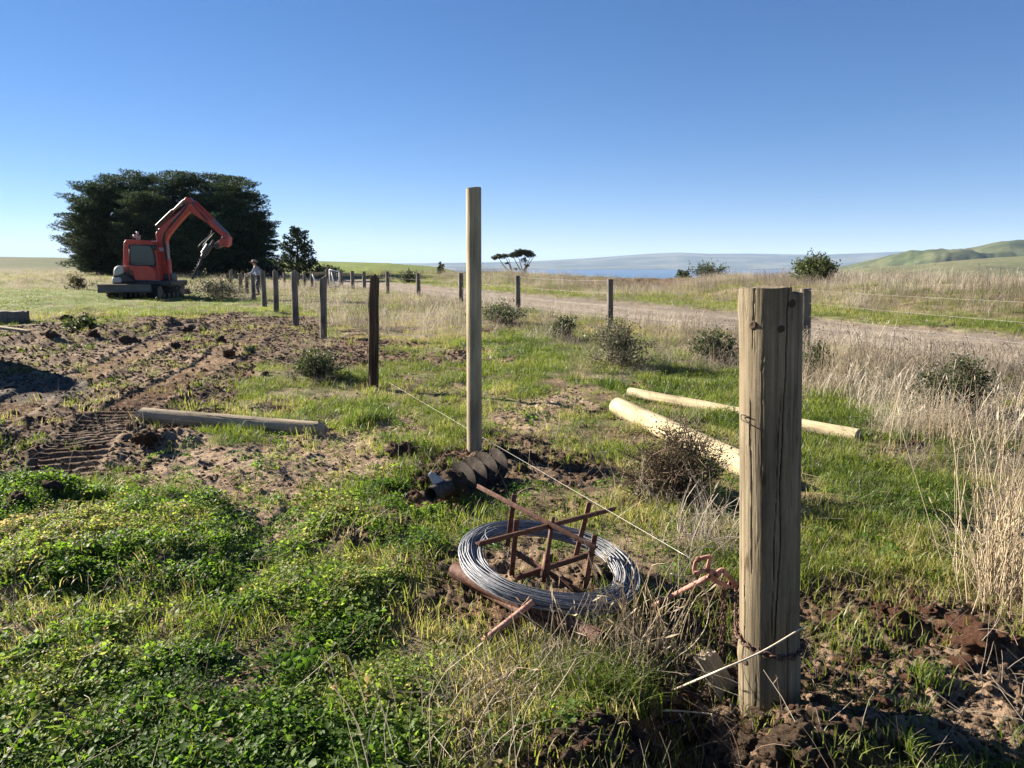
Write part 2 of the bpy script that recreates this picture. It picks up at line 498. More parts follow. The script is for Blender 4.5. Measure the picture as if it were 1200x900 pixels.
def wood_mat(name, c1, c2, c3, gscale=1.0, rough=.85, crack=.5, bstr=.6):
    """round timber, the grain along local z"""
    m, nt, out = nodes(name)
    v = coords(nt, 'Object', (1, 1, .035))
    v2 = coords(nt, 'Object', (1, 1, .25))
    g1 = noise_tex(nt, 60 * gscale, 6, .65, v)
    g2 = noise_tex(nt, 190 * gscale, 3, .6, v)
    big = noise_tex(nt, 9 * gscale, 4, .6, v2)
    base = ramp(nt, g1, [(.30, c1), (.5, c2), (.72, c3)])
    blo = ramp(nt, big, [(.3, (.72, .72, .72)), (.7, (1.18, 1.15, 1.1))])
    col = mixc(nt, 1.0, base, blo, 'MULTIPLY')
    vc = coords(nt, 'Object', (1, 1, .05))
    w = noise_tex(nt, 34 * gscale, 2, .5, vc)
    line = ramp(nt, w, [(.485, (1, 1, 1)), (.498, (.18, .16, .13)), (.511, (1, 1, 1))])
    col = mixc(nt, crack, col, mixc(nt, 1.0, col, line, 'MULTIPLY'))
    fine = noise_tex(nt, 420, 2, .6, coords(nt, 'Object', (1, 1, .3)))
    col = mixc(nt, .35, col, mixc(nt, 1.0, col, ramp(nt, fine, [(.3, (.5, .5, .5)), (.7, (1.4, 1.4, 1.4))]), 'MULTIPLY'))
    kv = N(nt, "ShaderNodeTexVoronoi"); kv.inputs['Scale'].default_value = 7.5 * gscale
    nt.links.new(coords(nt, 'Object', (1, 1, .42)), kv.inputs['Vector'])
    kd = N(nt, "ShaderNodeMath", operation='ADD'); kn = noise_tex(nt, 40, 2, .5, coords(nt, 'Object', (1, 1, .3)))
    km = N(nt, "ShaderNodeMath", operation='MULTIPLY'); km.inputs[1].default_value = .10; nt.links.new(kn, km.inputs[0])
    nt.links.new(kv.outputs['Distance'], kd.inputs[0]); nt.links.new(km.outputs[0], kd.inputs[1])
    col = mixc(nt, .8, col, mixc(nt, 1.0, col, ramp(nt, kd.outputs[0], [(.09, (.30, .24, .19)), (.125, (.62, .55, .48)), (.16, (1, 1, 1))]), 'MULTIPLY'))
    stain = noise_tex(nt, 4.5, 4, .6, coords(nt, 'Object', (1, 1, .5)))
    col = mixc(nt, .6, col, mixc(nt, 1.0, col, ramp(nt, stain, [(.36, (.60, .57, .52)), (.56, (1.08, 1.07, 1.05))]), 'MULTIPLY'))
    hsum = N(nt, "ShaderNodeMath", operation='ADD')
    nt.links.new(g1, hsum.inputs[0]); nt.links.new(g2, hsum.inputs[1])
    h2 = N(nt, "ShaderNodeMath", operation='ADD')
    nt.links.new(hsum.outputs[0], h2.inputs[0]); nt.links.new(line, h2.inputs[1])
    bsdf(nt, out, col, rough, .2, 0, h2.outputs[0], bstr, .004)
    return m

def rust_mat(name, c1=(.05, .022, .014), c2=(.16, .075, .05), c3=(.26, .15, .11), scale=40, metal=.1):
    m, nt, out = nodes(name)
    v = coords(nt)
    n = noise_tex(nt, scale, 6, .7, v)
    col = ramp(nt, n, [(.3, c1), (.5, c2), (.7, c3)])
    bsdf(nt, out, col, .75, .35, metal, noise_tex(nt, scale * 4, 4, .7, v), .4, .002)
    return m

def plain_mat(name, c, rough=.6, spec=.4, metal=0, var=.25, scale=12, bstr=.1):
    m, nt, out = nodes(name)
    v = coords(nt)
    n = noise_tex(nt, scale, 5, .65, v)
    lo = tuple(x * (1 - var) for x in c); hi = tuple(min(1, x * (1 + var)) for x in c)
    col = ramp(nt, n, [(.3, lo), (.7, hi)])
    bsdf(nt, out, col, rough, spec, metal, n, bstr, .004)
    return m

# ------------------------------------------------------------------ ground
def lerp(a, b, t):
    return a + (np.asarray(b) - a) * t[..., None]

def albedo(x, y, Z):
    r = np.hypot(x, y); az = np.degrees(np.arctan2(x, y)); p = Z['p']
    na = fbm(x * 1.7, y * 1.7, 4, 71); nb = fbm(x * 7, y * 7, 4, 73); nc = fbm(x * .35, y * .35, 3, 75)
    c = np.zeros(x.shape + (3,)) + np.array([.150, .108, .070])
    c = lerp(c, [.125, .130, .050], sst(.38, .58, na) * .85)
    c = lerp(c, [.27, .215, .135], sst(.52, .70, nb) * .6)
    pal = np.zeros(x.shape + (3,)) + np.array([.125, .165, .042]); pal = lerp(pal, [.18, .185, .075], sst(.45, .65, nb))
    c = lerp(c, pal, np.maximum(Z['pale'], sst(25, 40, r) * (az < 0) * .9))
    c = lerp(c, [.075, .105, .028], Z['lush'] * .8)
    c = lerp(c, [.235, .195, .125], Z['dry'] * .75)
    so = np.zeros(x.shape + (3,)) + np.array([.108, .070, .045]); so = lerp(so, [.158, .113, .077], sst(.38, .60, nb)); so = lerp(so, [.125, .068, .045], sst(.55, .72, na) * .6)
    c = lerp(c, so, Z['soil'] * .95)
    ba = np.zeros(x.shape + (3,)) + np.array([.330, .245, .170]); ba = lerp(ba, [.235, .165, .110], sst(.42, .65, nb))
    c = lerp(c, ba, Z['bare'] * .9)
    c = lerp(c, [.125, .095, .058], Z['weed'] * .7)
    c = lerp(c, [.118, .100, .082], Z['grav'])
    c = lerp(c, [.13, .15, .05], Z['verge'] * .7)
    rd = np.zeros(x.shape + (3,)) + np.array([.215, .183, .145])
    lane = np.exp(-((p - 1.5) / .5) ** 2) + np.exp(-((p - 3.3) / .5) ** 2)
    rd = lerp(rd, [.295, .258, .21], np.clip(lane, 0, 1) * .8); rd = lerp(rd, [.20, .155, .11], sst(.5, .7, nb) * .6)
    c = lerp(c, rd, Z['road'])
    gf = (az < -3) * sst(-17.5, -15.5, az) * sst(60, 85, r)
    row = .5 + .5 * np.sin((x * .96 + y * .28) * 2 * math.pi / 2.4)
    g = np.zeros(x.shape + (3,)) + np.array([.125, .175, .035]); g = lerp(g, [.18, .21, .06], nc * .6); g = lerp(g, [.10, .14, .03], row * .35)
    c = lerp(c, g, gf * (r < 800))
    lf = (az < -17) * sst(75, 120, r)
    c = lerp(c, [.060, .074, .030], lf * .95)
    c = lerp(c, np.array([.07, .085, .045]), sst(30, 60, p) * (az > -3))
    return np.clip(c * (.86 + .28 * nc)[..., None], .01, .8)

def ground_sheet():
    rr = [.35, .6, .9]
    while rr[-1] < 14000:
        r = rr[-1]
        k = .03 if r < 1.4 else .0060 if r < 4.6 else .0036 if r < 8.6 else .0060 if r < 24 else .0105 if r < 60 else .022 if r < 300 else .06
        rr.append(r * (1 + k))
    rr = np.array(rr)
    th = np.concatenate([np.arange(-180, -46, 4.5), np.arange(-46, -38, .5), np.arange(-38, 38, .118), np.arange(38, 46, .5), np.arange(46, 180, 4.5)])
    th = np.radians(th)
    n, k = len(rr), len(th)
    x = rr[:, None] * np.sin(th)[None]; y = rr[:, None] * np.cos(th)[None]
    Z = zones(x, y)
    z = H(x, y, Z)
    alb = albedo(x, y, Z)
    V = np.stack([x, y, z], -1).reshape(-1, 3)
    i, j = np.meshgrid(np.arange(n - 1), np.arange(k), indexing='ij')
    jn = (j + 1) % k
    Q = np.stack([i * k + j, i * k + jn, (i + 1) * k + jn, (i + 1) * k + j], -1).reshape(-1, 4)[:, ::-1]
    V = np.vstack([V, [[0, 0, float(z[0].mean())]]])
    j = np.arange(k)
    T = np.stack([np.full(k, n * k), (j + 1) % k, j], -1)[:, ::-1]
    mb = MB(); mb.add(V, Q, T)
    m, nt, out = nodes("ground")
    a = N(nt, "ShaderNodeAttribute", attribute_name='albedo')
    v = coords(nt)
    n1 = noise_tex(nt, 26, 5, .7, v); n2 = noise_tex(nt, 130, 4, .7, v); n3 = noise_tex(nt, 3.0, 6, .65, v)
    s1 = ramp(nt, n1, [(.25, (.55, .53, .5)), (.5, (1, 1, 1)), (.75, (1.45, 1.42, 1.36))])
    s2 = ramp(nt, n2, [(.3, (.62, .6, .58)), (.5, (1, 1, 1)), (.7, (1.4, 1.38, 1.34))])
    s3 = ramp(nt, n3, [(.3, (.8, .8, .8)), (.7, (1.18, 1.17, 1.15))])
    c = mixc(nt, 1.0, a.outputs[0], s1, 'MULTIPLY'); c = mixc(nt, 1.0, c, s2, 'MULTIPLY'); c = mixc(nt, 1.0, c, s3, 'MULTIPLY')
    hs = N(nt, "ShaderNodeMath", operation='ADD'); nt.links.new(n1, hs.inputs[0])
    h2 = N(nt, "ShaderNodeMath", operation='MULTIPLY'); h2.inputs[1].default_value = .35; nt.links.new(n2, h2.inputs[0]); nt.links.new(h2.outputs[0], hs.inputs[1])
    bsdf(nt, out, c, .95, .12, 0, hs.outputs[0], .8, .025)
    o = mb.build("ground", m, smooth=True)
    at_ = o.data.color_attributes.new("albedo", 'FLOAT_COLOR', 'POINT')
    cc = np.concatenate([np.concatenate([alb.reshape(-1, 3), [alb[0].mean(0)]]), np.ones((n * k + 1, 1))], 1)
    at_.data.foreach_set("color", cc.astype(np.float32).ravel())
    return tag(o, kind='structure')

GROUND = ground_sheet()

# ------------------------------------------------------------------ sea, far shore, hills, air
SEA = -100.0
def sea():
    m, nt, out = nodes("sea")
    v = coords(nt, 'Object', (.004, .012, 1))
    n = noise_tex(nt, 1.0, 4, .6, v)
    col = ramp(nt, n, [(.3, (.030, .075, .13)), (.7, (.05, .11, .18))])
    bsdf(nt, out, col, .35, .4, 0, noise_tex(nt, 40, 3, .6, v), .3, 1.0)
    mb = MB(); mb.add([(-26000, 250, SEA), (26000, 250, SEA), (26000, 26000, SEA), (-26000, 26000, SEA)], [(0, 1, 2, 3)])
    return tag(mb.build("sea", m), kind='structure')
sea()

def relief(name, us, vs, Y, depth, mat, foot, bump, seed, back=None, nu=260, ny=40):
    """a long hill: its skyline passes through the given picture points at the distance Y + depth"""
    u = np.linspace(us[0], us[-1], nu); v = np.interp(u, us, vs)
    Yr = Y + depth
    X = np.array([at(a, b, Yr) for a, b in zip(u, v)])
    rows = []
    for t in np.linspace(0, 1.35, ny):
        yy = Y + depth * t
        x = X[:, 0] * yy / Yr
        prof = sst(0, 1, min(t, 1)) if t <= 1 else 1 - sst(1, 1.6, t) * .8
        prof = float(prof)
        g = (fbm(x / bump[0], np.full(nu, yy) / bump[0], 5, seed) - .5) * bump[1]
        z = foot + (X[:, 2] - foot) * prof + g * (math.sin(math.pi * min(t, 1)) * 1.0 + .12) 
        rows.append(np.stack([x, np.full(nu, yy), z], -1))
    V = np.concatenate(rows)
    i, j = np.meshgrid(np.arange(ny - 1), np.arange(nu - 1), indexing='ij')
    Q = np.stack([i * nu + j, i * nu + j + 1, (i + 1) * nu + j + 1, (i + 1) * nu + j], -1).reshape(-1, 4)
    mb = MB(); mb.add(V, Q)
    return tag(mb.build(name, mat, smooth=True), kind='structure')

def hill_mat(name, stops, scale):
    m, nt, out = nodes(name)
    v = coords(nt, 'Object', (scale, scale * 1.6, scale))
    n = noise_tex(nt, 1, 7, .62, v)
    n2 = noise_tex(nt, 9, 4, .7, v)
    c = ramp(nt, n, stops)
    c = mixc(nt, 1.0, c, ramp(nt, n2, [(.3, (.75, .75, .75)), (.7, (1.25, 1.25, 1.25))]), 'MULTIPLY')
    bsdf(nt, out, c, .95, .1)
    return m

far_m = hill_mat("far_shore", [(.35, (.035, .05, .03)), (.5, (.07, .085, .05)), (.58, (.16, .16, .10)), (.7, (.05, .065, .04))], .0012)
relief("hills", [380, 480, 560, 620, 690, 760, 795, 830, 880, 960, 1050, 1120, 1260], [309.5, 308.6, 307.6, 306.2, 302.5, 297.5, 295.8, 297.5, 297.2, 298.5, 295, 293, 291],
       8200, 2600, far_m, SEA + 4, (900, 30), 81)
grn = hill_mat("green_hills", [(.3, (.032, .045, .02)), (.46, (.068, .085, .033)), (.56, (.105, .112, .052)), (.64, (.055, .07, .03)), (.75, (.10, .10, .055))], .007)
relief("hills", [940, 990, 1030, 1070, 1110, 1140, 1165, 1185, 1210, 1250, 1330], [316, 311.5, 305.5, 300, 295, 290, 285, 282.8, 282.5, 284, 280], 1300, 700, grn, -45, (190, 70), 83)
grn2 = hill_mat("grey_green_hills", [(.3, (.09, .10, .05)), (.5, (.15, .15, .08)), (.7, (.10, .12, .05))], .012)
relief("hills", [960, 1020, 1080, 1110, 1140, 1170, 1200, 1300], [318, 313, 309.5, 306.5, 304, 301.8, 300.5, 298], 560, 260, grn2, -18, (60, 5), 85)

def haze():
    m, nt, out = nodes("haze")
    pv = N(nt, "ShaderNodeVolumePrincipled")
    pv.inputs['Color'].default_value = (.50, .68, 1.0, 1)
    pv.inputs['Density'].default_value = HAZE_D
    pv.inputs['Anisotropy'].default_value = 0.0
    nt.links.new(pv.outputs[0], out.inputs[1])
    m.cycles.homogeneous_volume = True
    mb = MB(); mb.box((-27000, -15000, -108), (27000, 27000, 235))
    o = mb.build("haze", m)
    return tag(o, kind='stuff')
HAZE_D = 5.0e-5
haze()

# ------------------------------------------------------------------ scattered ground cover (kind = stuff)
def protos(name, meshes, mat):
    c = bpy.data.collections.new(name)
    for i, me in enumerate(meshes):
        if not me.materials: me.materials.append(mat)
        o = bpy.data.objects.new(f"{name}_{i:02d}", me)
        c.objects.link(o)
    return c

def scatter(name, coll, P, rot, scl, tint, rng):
    me = bpy.data.meshes.new(name)
    n = len(P)
    me.vertices.add(n); me.vertices.foreach_set("co", np.asarray(P, np.float32).ravel())
    for nm, ty, dat, key in (("rot", 'FLOAT_VECTOR', rot, "vector"), ("scl", 'FLOAT_VECTOR', scl, "vector"), ("tint", 'FLOAT', tint, "value"),
                             ("idx", 'INT', rng.integers(0, len(coll.objects), n), "value")):
        a = me.attributes.new(nm, ty, 'POINT')
        a.data.foreach_set(key, np.asarray(dat, np.int32 if ty == 'INT' else np.float32).ravel())
    o = bpy.data.objects.new(name, me); COL.objects.link(o)
    g = bpy.data.node_groups.new(name, 'GeometryNodeTree')
    g.interface.new_socket("Geometry", in_out='INPUT', socket_type='NodeSocketGeometry')
    g.interface.new_socket("Geometry", in_out='OUTPUT', socket_type='NodeSocketGeometry')
    gi = g.nodes.new("NodeGroupInput"); go = g.nodes.new("NodeGroupOutput")
    ci = g.nodes.new("GeometryNodeCollectionInfo"); ci.inputs[0].default_value = coll
    ci.inputs[1].default_value = True; ci.inputs[2].default_value = True
    io = g.nodes.new("GeometryNodeInstanceOnPoints"); io.inputs['Pick Instance'].default_value = True
    def na(nm, ty):
        x = g.nodes.new("GeometryNodeInputNamedAttribute"); x.data_type = ty; x.inputs[0].default_value = nm
        return x.outputs[0]
    er = g.nodes.new("FunctionNodeEulerToRotation")
    g.links.new(na("rot", 'FLOAT_VECTOR'), er.inputs[0])
    g.links.new(gi.outputs[0], io.inputs['Points']); g.links.new(ci.outputs[0], io.inputs['Instance'])
    g.links.new(na("idx", 'INT'), io.inputs['Instance Index']); g.links.new(er.outputs[0], io.inputs['Rotation'])
    g.links.new(na("scl", 'FLOAT_VECTOR'), io.inputs['Scale'])
    g.links.new(io.outputs[0], go.inputs[0])
    md = o.modifiers.new("scatter", 'NODES'); md.node_group = g
    return tag(o, kind='stuff')

def candidates(n, r0, r1, a, rng, az=47):
    """n random ground points ahead of the camera, density falling as r**-a"""
    q = rng.uniform(0, 1, n); e = 2 - a
    r = (r0 ** e + q * (r1 ** e - r0 ** e)) ** (1 / e)
    t = np.radians(rng.uniform(-az, az, n))
    return r * np.sin(t), r * np.cos(t), r

def blades(n, h, spread, lean, w, rng, droop=.3, head=False, segs=3):
    mb = MB()
    for _ in range(n):
        b = rng.normal(0, spread, 2) * .5; az = rng.uniform(0, 2 * math.pi)
        hh = h * rng.uniform(.45, 1.1); le = lean * hh * rng.uniform(.2, 1.6); out = np.array([math.cos(az), math.sin(az)])
        side = np.array([-out[1], out[0], 0]) * w * rng.uniform(.6, 1.3) * .5
        V = []; t = np.linspace(0, 1, segs + 1)
        bend = rng.uniform(-.4, .4) * le
        for k, s in enumerate(t):
            p = np.array([b[0], b[1], 0]) + np.array([out[0] * le * s ** 2 + side[0] / w * bend * s * s, out[1] * le * s ** 2 + side[1] / w * bend * s * s, hh * (s - droop * lean * s ** 3)])
            ww = (1 - s) ** .6 if not head else 1
            if k == segs and not head: V.append(p)
            else: V += [p - side * max(ww, .15), p + side * max(ww, .15)]
        Q = [(2 * k, 2 * k + 1, 2 * k + 3, 2 * k + 2) for k in range(segs - (0 if head else 1))]
        T = [] if head else [(2 * segs - 2, 2 * segs - 1, 2 * segs)]
        mb.add(V, Q, T)
        if head and rng.random() < head:
            tip = (np.asarray(V[-1]) + np.asarray(V[-2])) / 2; d = tip - (np.asarray(V[-3]) + np.asarray(V[-4])) / 2
            d /= np.linalg.norm(d); L = hh * rng.uniform(.07, .16)
            sd = np.cross(d, rng.normal(size=3)); sd /= np.linalg.norm(sd); sd *= w * rng.uniform(.7, 1.5)
            mb.add([tip, tip + d * L * .4 + sd, tip + d * L, tip + d * L * .4 - sd], [(0, 1, 2, 3)])
    return mb.mesh("tuft")

LEAF_V = np.array([[0, 0, 0], [.34, .30, .10], [.42, .62, .07], [0, 1, -.05], [-.42, .62, .07], [-.34, .30, .10], [0, .5, -.04]])
LEAF_T = [(0, 1, 6), (1, 2, 6), (2, 3, 6), (3, 4, 6), (4, 5, 6), (5, 0, 6)]

def rosette(n, rad, hgt, leaf, rng):
    mb = MB()
    q = np.sqrt(rng.uniform(0, 1, n)); a = rng.uniform(0, 2 * math.pi, n)
    P = np.stack([q * rad * np.cos(a), q * rad * np.sin(a), (1 - q ** 2) * hgt * rng.uniform(.2, 1.1, n) + .004], -1)
    s = leaf * rng.uniform(.55, 1.3, n)
    M = rots(n, .48, rng) * s[:, None, None]
    scatter_mesh(mb, LEAF_V, [], LEAF_T, M, P)
    return mb.mesh("rosette")

def rock_mesh(seed, sub=2, rough=.35, flat=.75, fine=0.0):
    rng = np.random.default_rng(seed)
    bm = bmesh.new(); bmesh.ops.create_icosphere(bm, subdivisions=sub, radius=1)
    o = rng.uniform(0, 100, 3)
    for v in bm.verts:
        c = np.array(v.co) * 1.2 + o
        d = (fbm(c[0] + c[2] * 1.7, c[1] - c[2] * .9, 4, seed) - .5) * 2 * rough * 1.6 + (abs(float(fbm(c[0] * 2.7 - c[2], c[1] * 2.7 + c[2], 3, seed + 5)) - .5)) * -rough
        if fine: d += fine * 2 * (float(fbm(c[0] * 7 + c[2] * 6, c[1] * 7 - c[2] * 5, 3, seed + 9)) - .5)
        v.co *= 1 + float(d); v.co.z *= flat
    me = bpy.data.meshes.new("clod"); bm.to_mesh(me); bm.free()
    return me

grass_m = leaf_mat("green_grass", [(.0, (.065, .090, .020)), (.35, (.115, .145, .030)), (.65, (.17, .19, .050)), (.9, (.27, .24, .10)), (1, (.36, .29, .16))], .42, .5, .3, True)
lush_m = leaf_mat("lush_grass", [(.0, (.055, .085, .016)), (.5, (.10, .145, .026)), (1, (.17, .20, .05))], .42, .45, .35, True)
weed_m = leaf_mat("weed_leaves", [(.0, (.045, .085, .018)), (.45, (.095, .160, .030)), (.88, (.19, .235, .062)), (1, (.25, .20, .10))], .5, .55, .15, True)
straw_m = leaf_mat("straw", [(.0, (.135, .112, .086)), (.4, (.225, .192, .150)), (.75, (.315, .275, .218)), (1, (.42, .37, .295))], .22, .7, .2, True)
twig_m = leaf_mat("dead_twigs", [(.0, (.07, .048, .035)), (.5, (.16, .115, .085)), (1, (.30, .24, .18))], .05, .8, .15, True)
soil_m = None
def make_soil(name, a, b, c):
    m, nt, out = nodes(name)
    v = coords(nt)
    n = noise_tex(nt, 5, 6, .7, v)
    col = ramp(nt, n, [(.3, a), (.5, b), (.7, c)])
    bsdf(nt, out, col, .95, .1, 0, noise_tex(nt, 18, 5, .75, v), 1.0, .06)
    return m
soil_m = make_soil("clod_soil", (.072, .045, .030), (.122, .083, .056), (.20, .150, .105))
red_m = make_soil("red_clay", (.085, .040, .025), (.15, .075, .048), (.24, .145, .10))
stone_m = make_soil("pale_stone", (.20, .17, .135), (.33, .28, .22), (.46, .40, .32))

rg = np.random.default_rng(5)
c_grass = protos("grass_tuft", [blades(16, .085, .07, .55, .0042, rg) for _ in range(5)] + [blades(22, .06, .10, .8, .004, rg) for _ in range(3)], grass_m)
c_lush = protos("lush_tuft", [blades(26, .085, .09, .85, .0052, rg) for _ in range(5)], lush_m)
c_straw = protos("straw_tuft", [blades(14, .42, .16, .42, .0026, rg, .4, .6) for _ in range(6)] + [blades(18, .26, .16, .8, .0026, rg, .5, .3) for _ in range(4)], straw_m)
c_far = protos("tall_straw_tuft", [blades(22, .55, .42, .38, .006, rg, .35, .5) for _ in range(6)], straw_m)
c_farg = protos("rough_grass_tuft", [blades(24, .26, .40, .6, .014, rg) for _ in range(4)], grass_m)
c_weed = protos("weed_rosette", [blades(14, .06, .07, .9, .005, rg, .4), rosette(46, .08, .05, .022, rg)] + [rosette(80, .075, .035, .0105, rg) for _ in range(5)] + [rosette(30, .05, .045, .017, rg) for _ in range(2)], weed_m)
c_weedl = protos("tall_weed", [rosette(100, .09, .065, .014, rg) for _ in range(4)], weed_m)
c_clod = protos("clod", [rock_mesh(s, 2, .38, .75) for s in range(6)], soil_m)
c_red = protos("red_clod", [rock_mesh(s + 10, 2, .42, .8) for s in range(4)], red_m)
c_peb = protos("pebble", [rock_mesh(s + 20, 1, .2, .7) for s in range(4)], stone_m)
def stems(n, L, rng, w=.0035):
    mb = MB()
    for _ in range(n):
        a = rng.uniform(0, 2 * math.pi); el = rng.uniform(.05, 1.3); l = L * rng.uniform(.4, 1.1)
        d = np.array([math.cos(a) * math.cos(el), math.sin(a) * math.cos(el), math.sin(el)])
        b = np.append(rng.normal(0, .06, 2), 0)
        P = [b, b + d * l * .5 + rng.normal(0, .03, 3) * l, b + d * l + np.array([0, 0, -.12 * l]) + rng.normal(0, .06, 3) * l]
        mb.tube(spline(P, 4), np.linspace(w, w * .5, 4), 3, cap=False)
    return mb.mesh("stems")
c_stem = protos("dead_stem", [stems(7, .30, rg, .0017) for _ in range(5)], straw_m)
c_twig = protos("brown_stem", [stems(7, .24, rg, .0016) for _ in range(4)], twig_m)

def layer(name, coll, n, r0, r1, a, wfun, s0, s1, tilt, seed, tintf=None, grow=0.0, sz=None, sink=0.0):
    rng = np.random.default_rng(seed)
    x, y, r = candidates(n, r0, r1, a, rng)
    Z = zones(x, y)
    w = np.clip(wfun(x, y, r, Z), 0, 1)
    k = rng.uniform(0, 1, n) < w
    x, y, r = x[k], y[k], r[k]; Z = {q: z[k] for q, z in Z.items()}
    m = len(x)
    z = H(x, y, Z) - sink
    s = rng.uniform(s0, s1, m) * (np.maximum(r, 3) / 3) ** grow
    S = np.stack([s, s, s * (rng.uniform(.75, 1.25, m) if sz is None else sz(x, y, r, Z, rng))], -1)
    rot = np.stack([rng.normal(0, tilt, m), rng.normal(0, tilt, m), rng.uniform(0, 2 * math.pi, m)], -1)
    t = rng.uniform(0, 1, m) if tintf is None else np.clip(tintf(x, y, r, Z, rng), 0, 1)
    return scatter(name, coll, np.stack([x, y, z], -1), rot, S, t, rng)

patch = lambda x, y, s, sd, lo=.40, hi=.60: sst(lo, hi, fbm(x * s, y * s, 3, sd))
# thin short grass nearly everywhere, missing on soil, road and sand
layer("grass", c_grass, 120000, 1.5, 26, 1.15,
      lambda x, y, r, Z: (.06 + .60 * patch(x, y, 1.6, 71)) * (1 - .86 * Z['soil']) * (1 - .88 * Z['bare']) * (1 - Z['road']) * (1 - Z['grav']) * (1 - .65 * Z['weed']) * (1 - .3 * Z['dry']) * (1 - .6 * Z['clear']) * (1 - .7 * Z['trk']),
      .6, 1.25, .18, 101, lambda x, y, r, Z, g: .15 + .55 * patch(x, y, .8, 111) + .25 * Z['dry'] - .25 * Z['lush'] + g.normal(0, .15, len(x)), .10)
layer("lush_grass", c_lush, 60000, 1.6, 24, 1.2,
      lambda x, y, r, Z: Z['lush'] * (.05 + .7 * patch(x, y, 2.4, 72)) * (.35 + .65 * patch(x, y, .7, 172)), .6, 1.25, .2, 102, lambda x, y, r, Z, g: patch(x, y, .9, 112) + g.normal(0, .15, len(x)), .12)
layer("weeds", c_weed, 60000, 1.4, 9, 1.3,
      lambda x, y, r, Z: Z['weed'] * (.06 + .94 * patch(x, y, 3.4, 74, .44, .58)) + .04 * (1 - Z['road']) * (1 - Z['soil']), .8, 1.35, .25, 103,
      lambda x, y, r, Z, g: .25 + .5 * patch(x, y, 2.0, 113) + .3 * Z['mound'] * .6 + g.normal(0, .12, len(x)))
layer("tall_weeds", c_weedl, 16000, 1.6, 8, 1.2,
      lambda x, y, r, Z: Z['weed'] * sst(.15, .6, Z['mound']) * (.1 + .9 * patch(x, y, 4.5, 75, .42, .58)), .65, 1.25, .3, 104,
      lambda x, y, r, Z, g: .3 + .5 * patch(x, y, 2.0, 113) + g.normal(0, .12, len(x)))
layer("dry_grass", c_straw, 34000, 1.7, 30, 1.25,
      lambda x, y, r, Z: Z['dry'] * (.06 + .42 * patch(x, y, 1.5, 76)) * (1 - Z['road']), .55, 1.15, .16, 105,
      lambda x, y, r, Z, g: .15 + .7 * patch(x, y, .7, 114) + g.normal(0, .12, len(x)), .0,
      lambda x, y, r, Z, g: np.where(r < 5, .75, .9) * g.uniform(.7, 1.2, len(x)))
layer("tall_dry_grass", c_far, 32000, 7.5, 85, .9,
      lambda x, y, r, Z: np.maximum(Z['bank'] * (.12 + .75 * patch(x, y, .45, 77)), np.maximum(Z['strip'], Z['dry'] * np.where((r > 14) | (x > 3), 1.0, 0.0)) * np.where(x > 3, .7, .42) * (.15 + .85 * patch(x, y, .5, 78))) * (1 - Z['road']), .45, 1.0, .14, 106,
      lambda x, y, r, Z, g: .1 + .8 * patch(x, y, .3, 115) + g.normal(0, .14, len(x)),
      0, lambda x, y, r, Z, g: g.uniform(.6, 1.15, len(x)) * (1 + .55 * Z['bank'] * patch(x, y, .8, 177)))
layer("rough_grass", c_farg, 60000, 9, 90, .9,
      lambda x, y, r, Z: np.maximum(np.maximum(Z['pale'] * .9, np.maximum(Z['verge'] * .7, Z['bank'] * 1.3)), .5 * (r > 22)) * (.35 + .65 * patch(x, y, .6, 79)) * (1 - Z['road']) * (1 - .8 * Z['soil']), .35, .95, .15, 107,
      lambda x, y, r, Z, g: .22 + .4 * patch(x, y, .25, 116) - .2 * (Z['pale'] > .3) + g.normal(0, .15, len(x)),
      0, lambda x, y, r, Z, g: np.where(Z['pale'] > .3, .45, 1.0) * g.uniform(.6, 1.1, len(x)))
layer("dead_stems", c_stem, 14000, 1.4, 14, 1.3,
      lambda x, y, r, Z: (.05 + .45 * Z['dry']) * (1 - .6 * Z['soil']) * (1 - .7 * Z['clear']), .4, 1.2, .2, 108, None)
layer("brown_stems", c_twig, 7000, 1.4, 14, 1.3, lambda x, y, r, Z: .05 + .10 * Z['soil'] + .15 * Z['dry'], .4, 1.1, .3, 109, None)
layer("soil_clods", c_clod, 190000, 1.4, 24, 1.2,
      lambda x, y, r, Z: (1 - .8 * Z['trk']) * (.5 * Z['grav'] + Z['soil'] * (.40 + .6 * patch(x, y, 2.5, 80)) + .12 * Z['bare'] + .03) * (1 - Z['road']) * (1 - .8 * Z['clear']), .003, .015, .5, 110, None, .34, sink=.003)
layer("red_clods", c_red, 9000, 1.4, 8, 1.2,
      lambda x, y, r, Z: Z['soil'] * (1 - Z['clear']) * .35 * sst(.5, .68, fbm(x * 1.7, y * 1.7, 4, 71)), .008, .034, .5, 120, None, .3, sink=.003)
layer("pebbles", c_peb, 34000, 1.4, 22, 1.2,
      lambda x, y, r, Z: Z['bare'] * .7 + .40 * Z['soil'] * (x > 0) + .6 * Z['grav'] + .25 * Z['road'] + .03, .0035, .014, .5, 121, None, .45, sink=.001)

# ------------------------------------------------------------------ timber
def basis_to(base, top, face=True):
    """matrix: local z from base to top, local -y towards the camera, local x to picture right"""
    b = Vector([float(c) for c in base]); t = Vector([float(c) for c in top])
    z = (t - b).normalized()
    tc = Vector((0, 0, CAMZ)) - b
    y = -(tc - z * tc.dot(z)).normalized()
    x = y.cross(z)
    M = Matrix((x, y, z)).transposed().to_4x4(); M.translation = b
    return M, (t - b).length

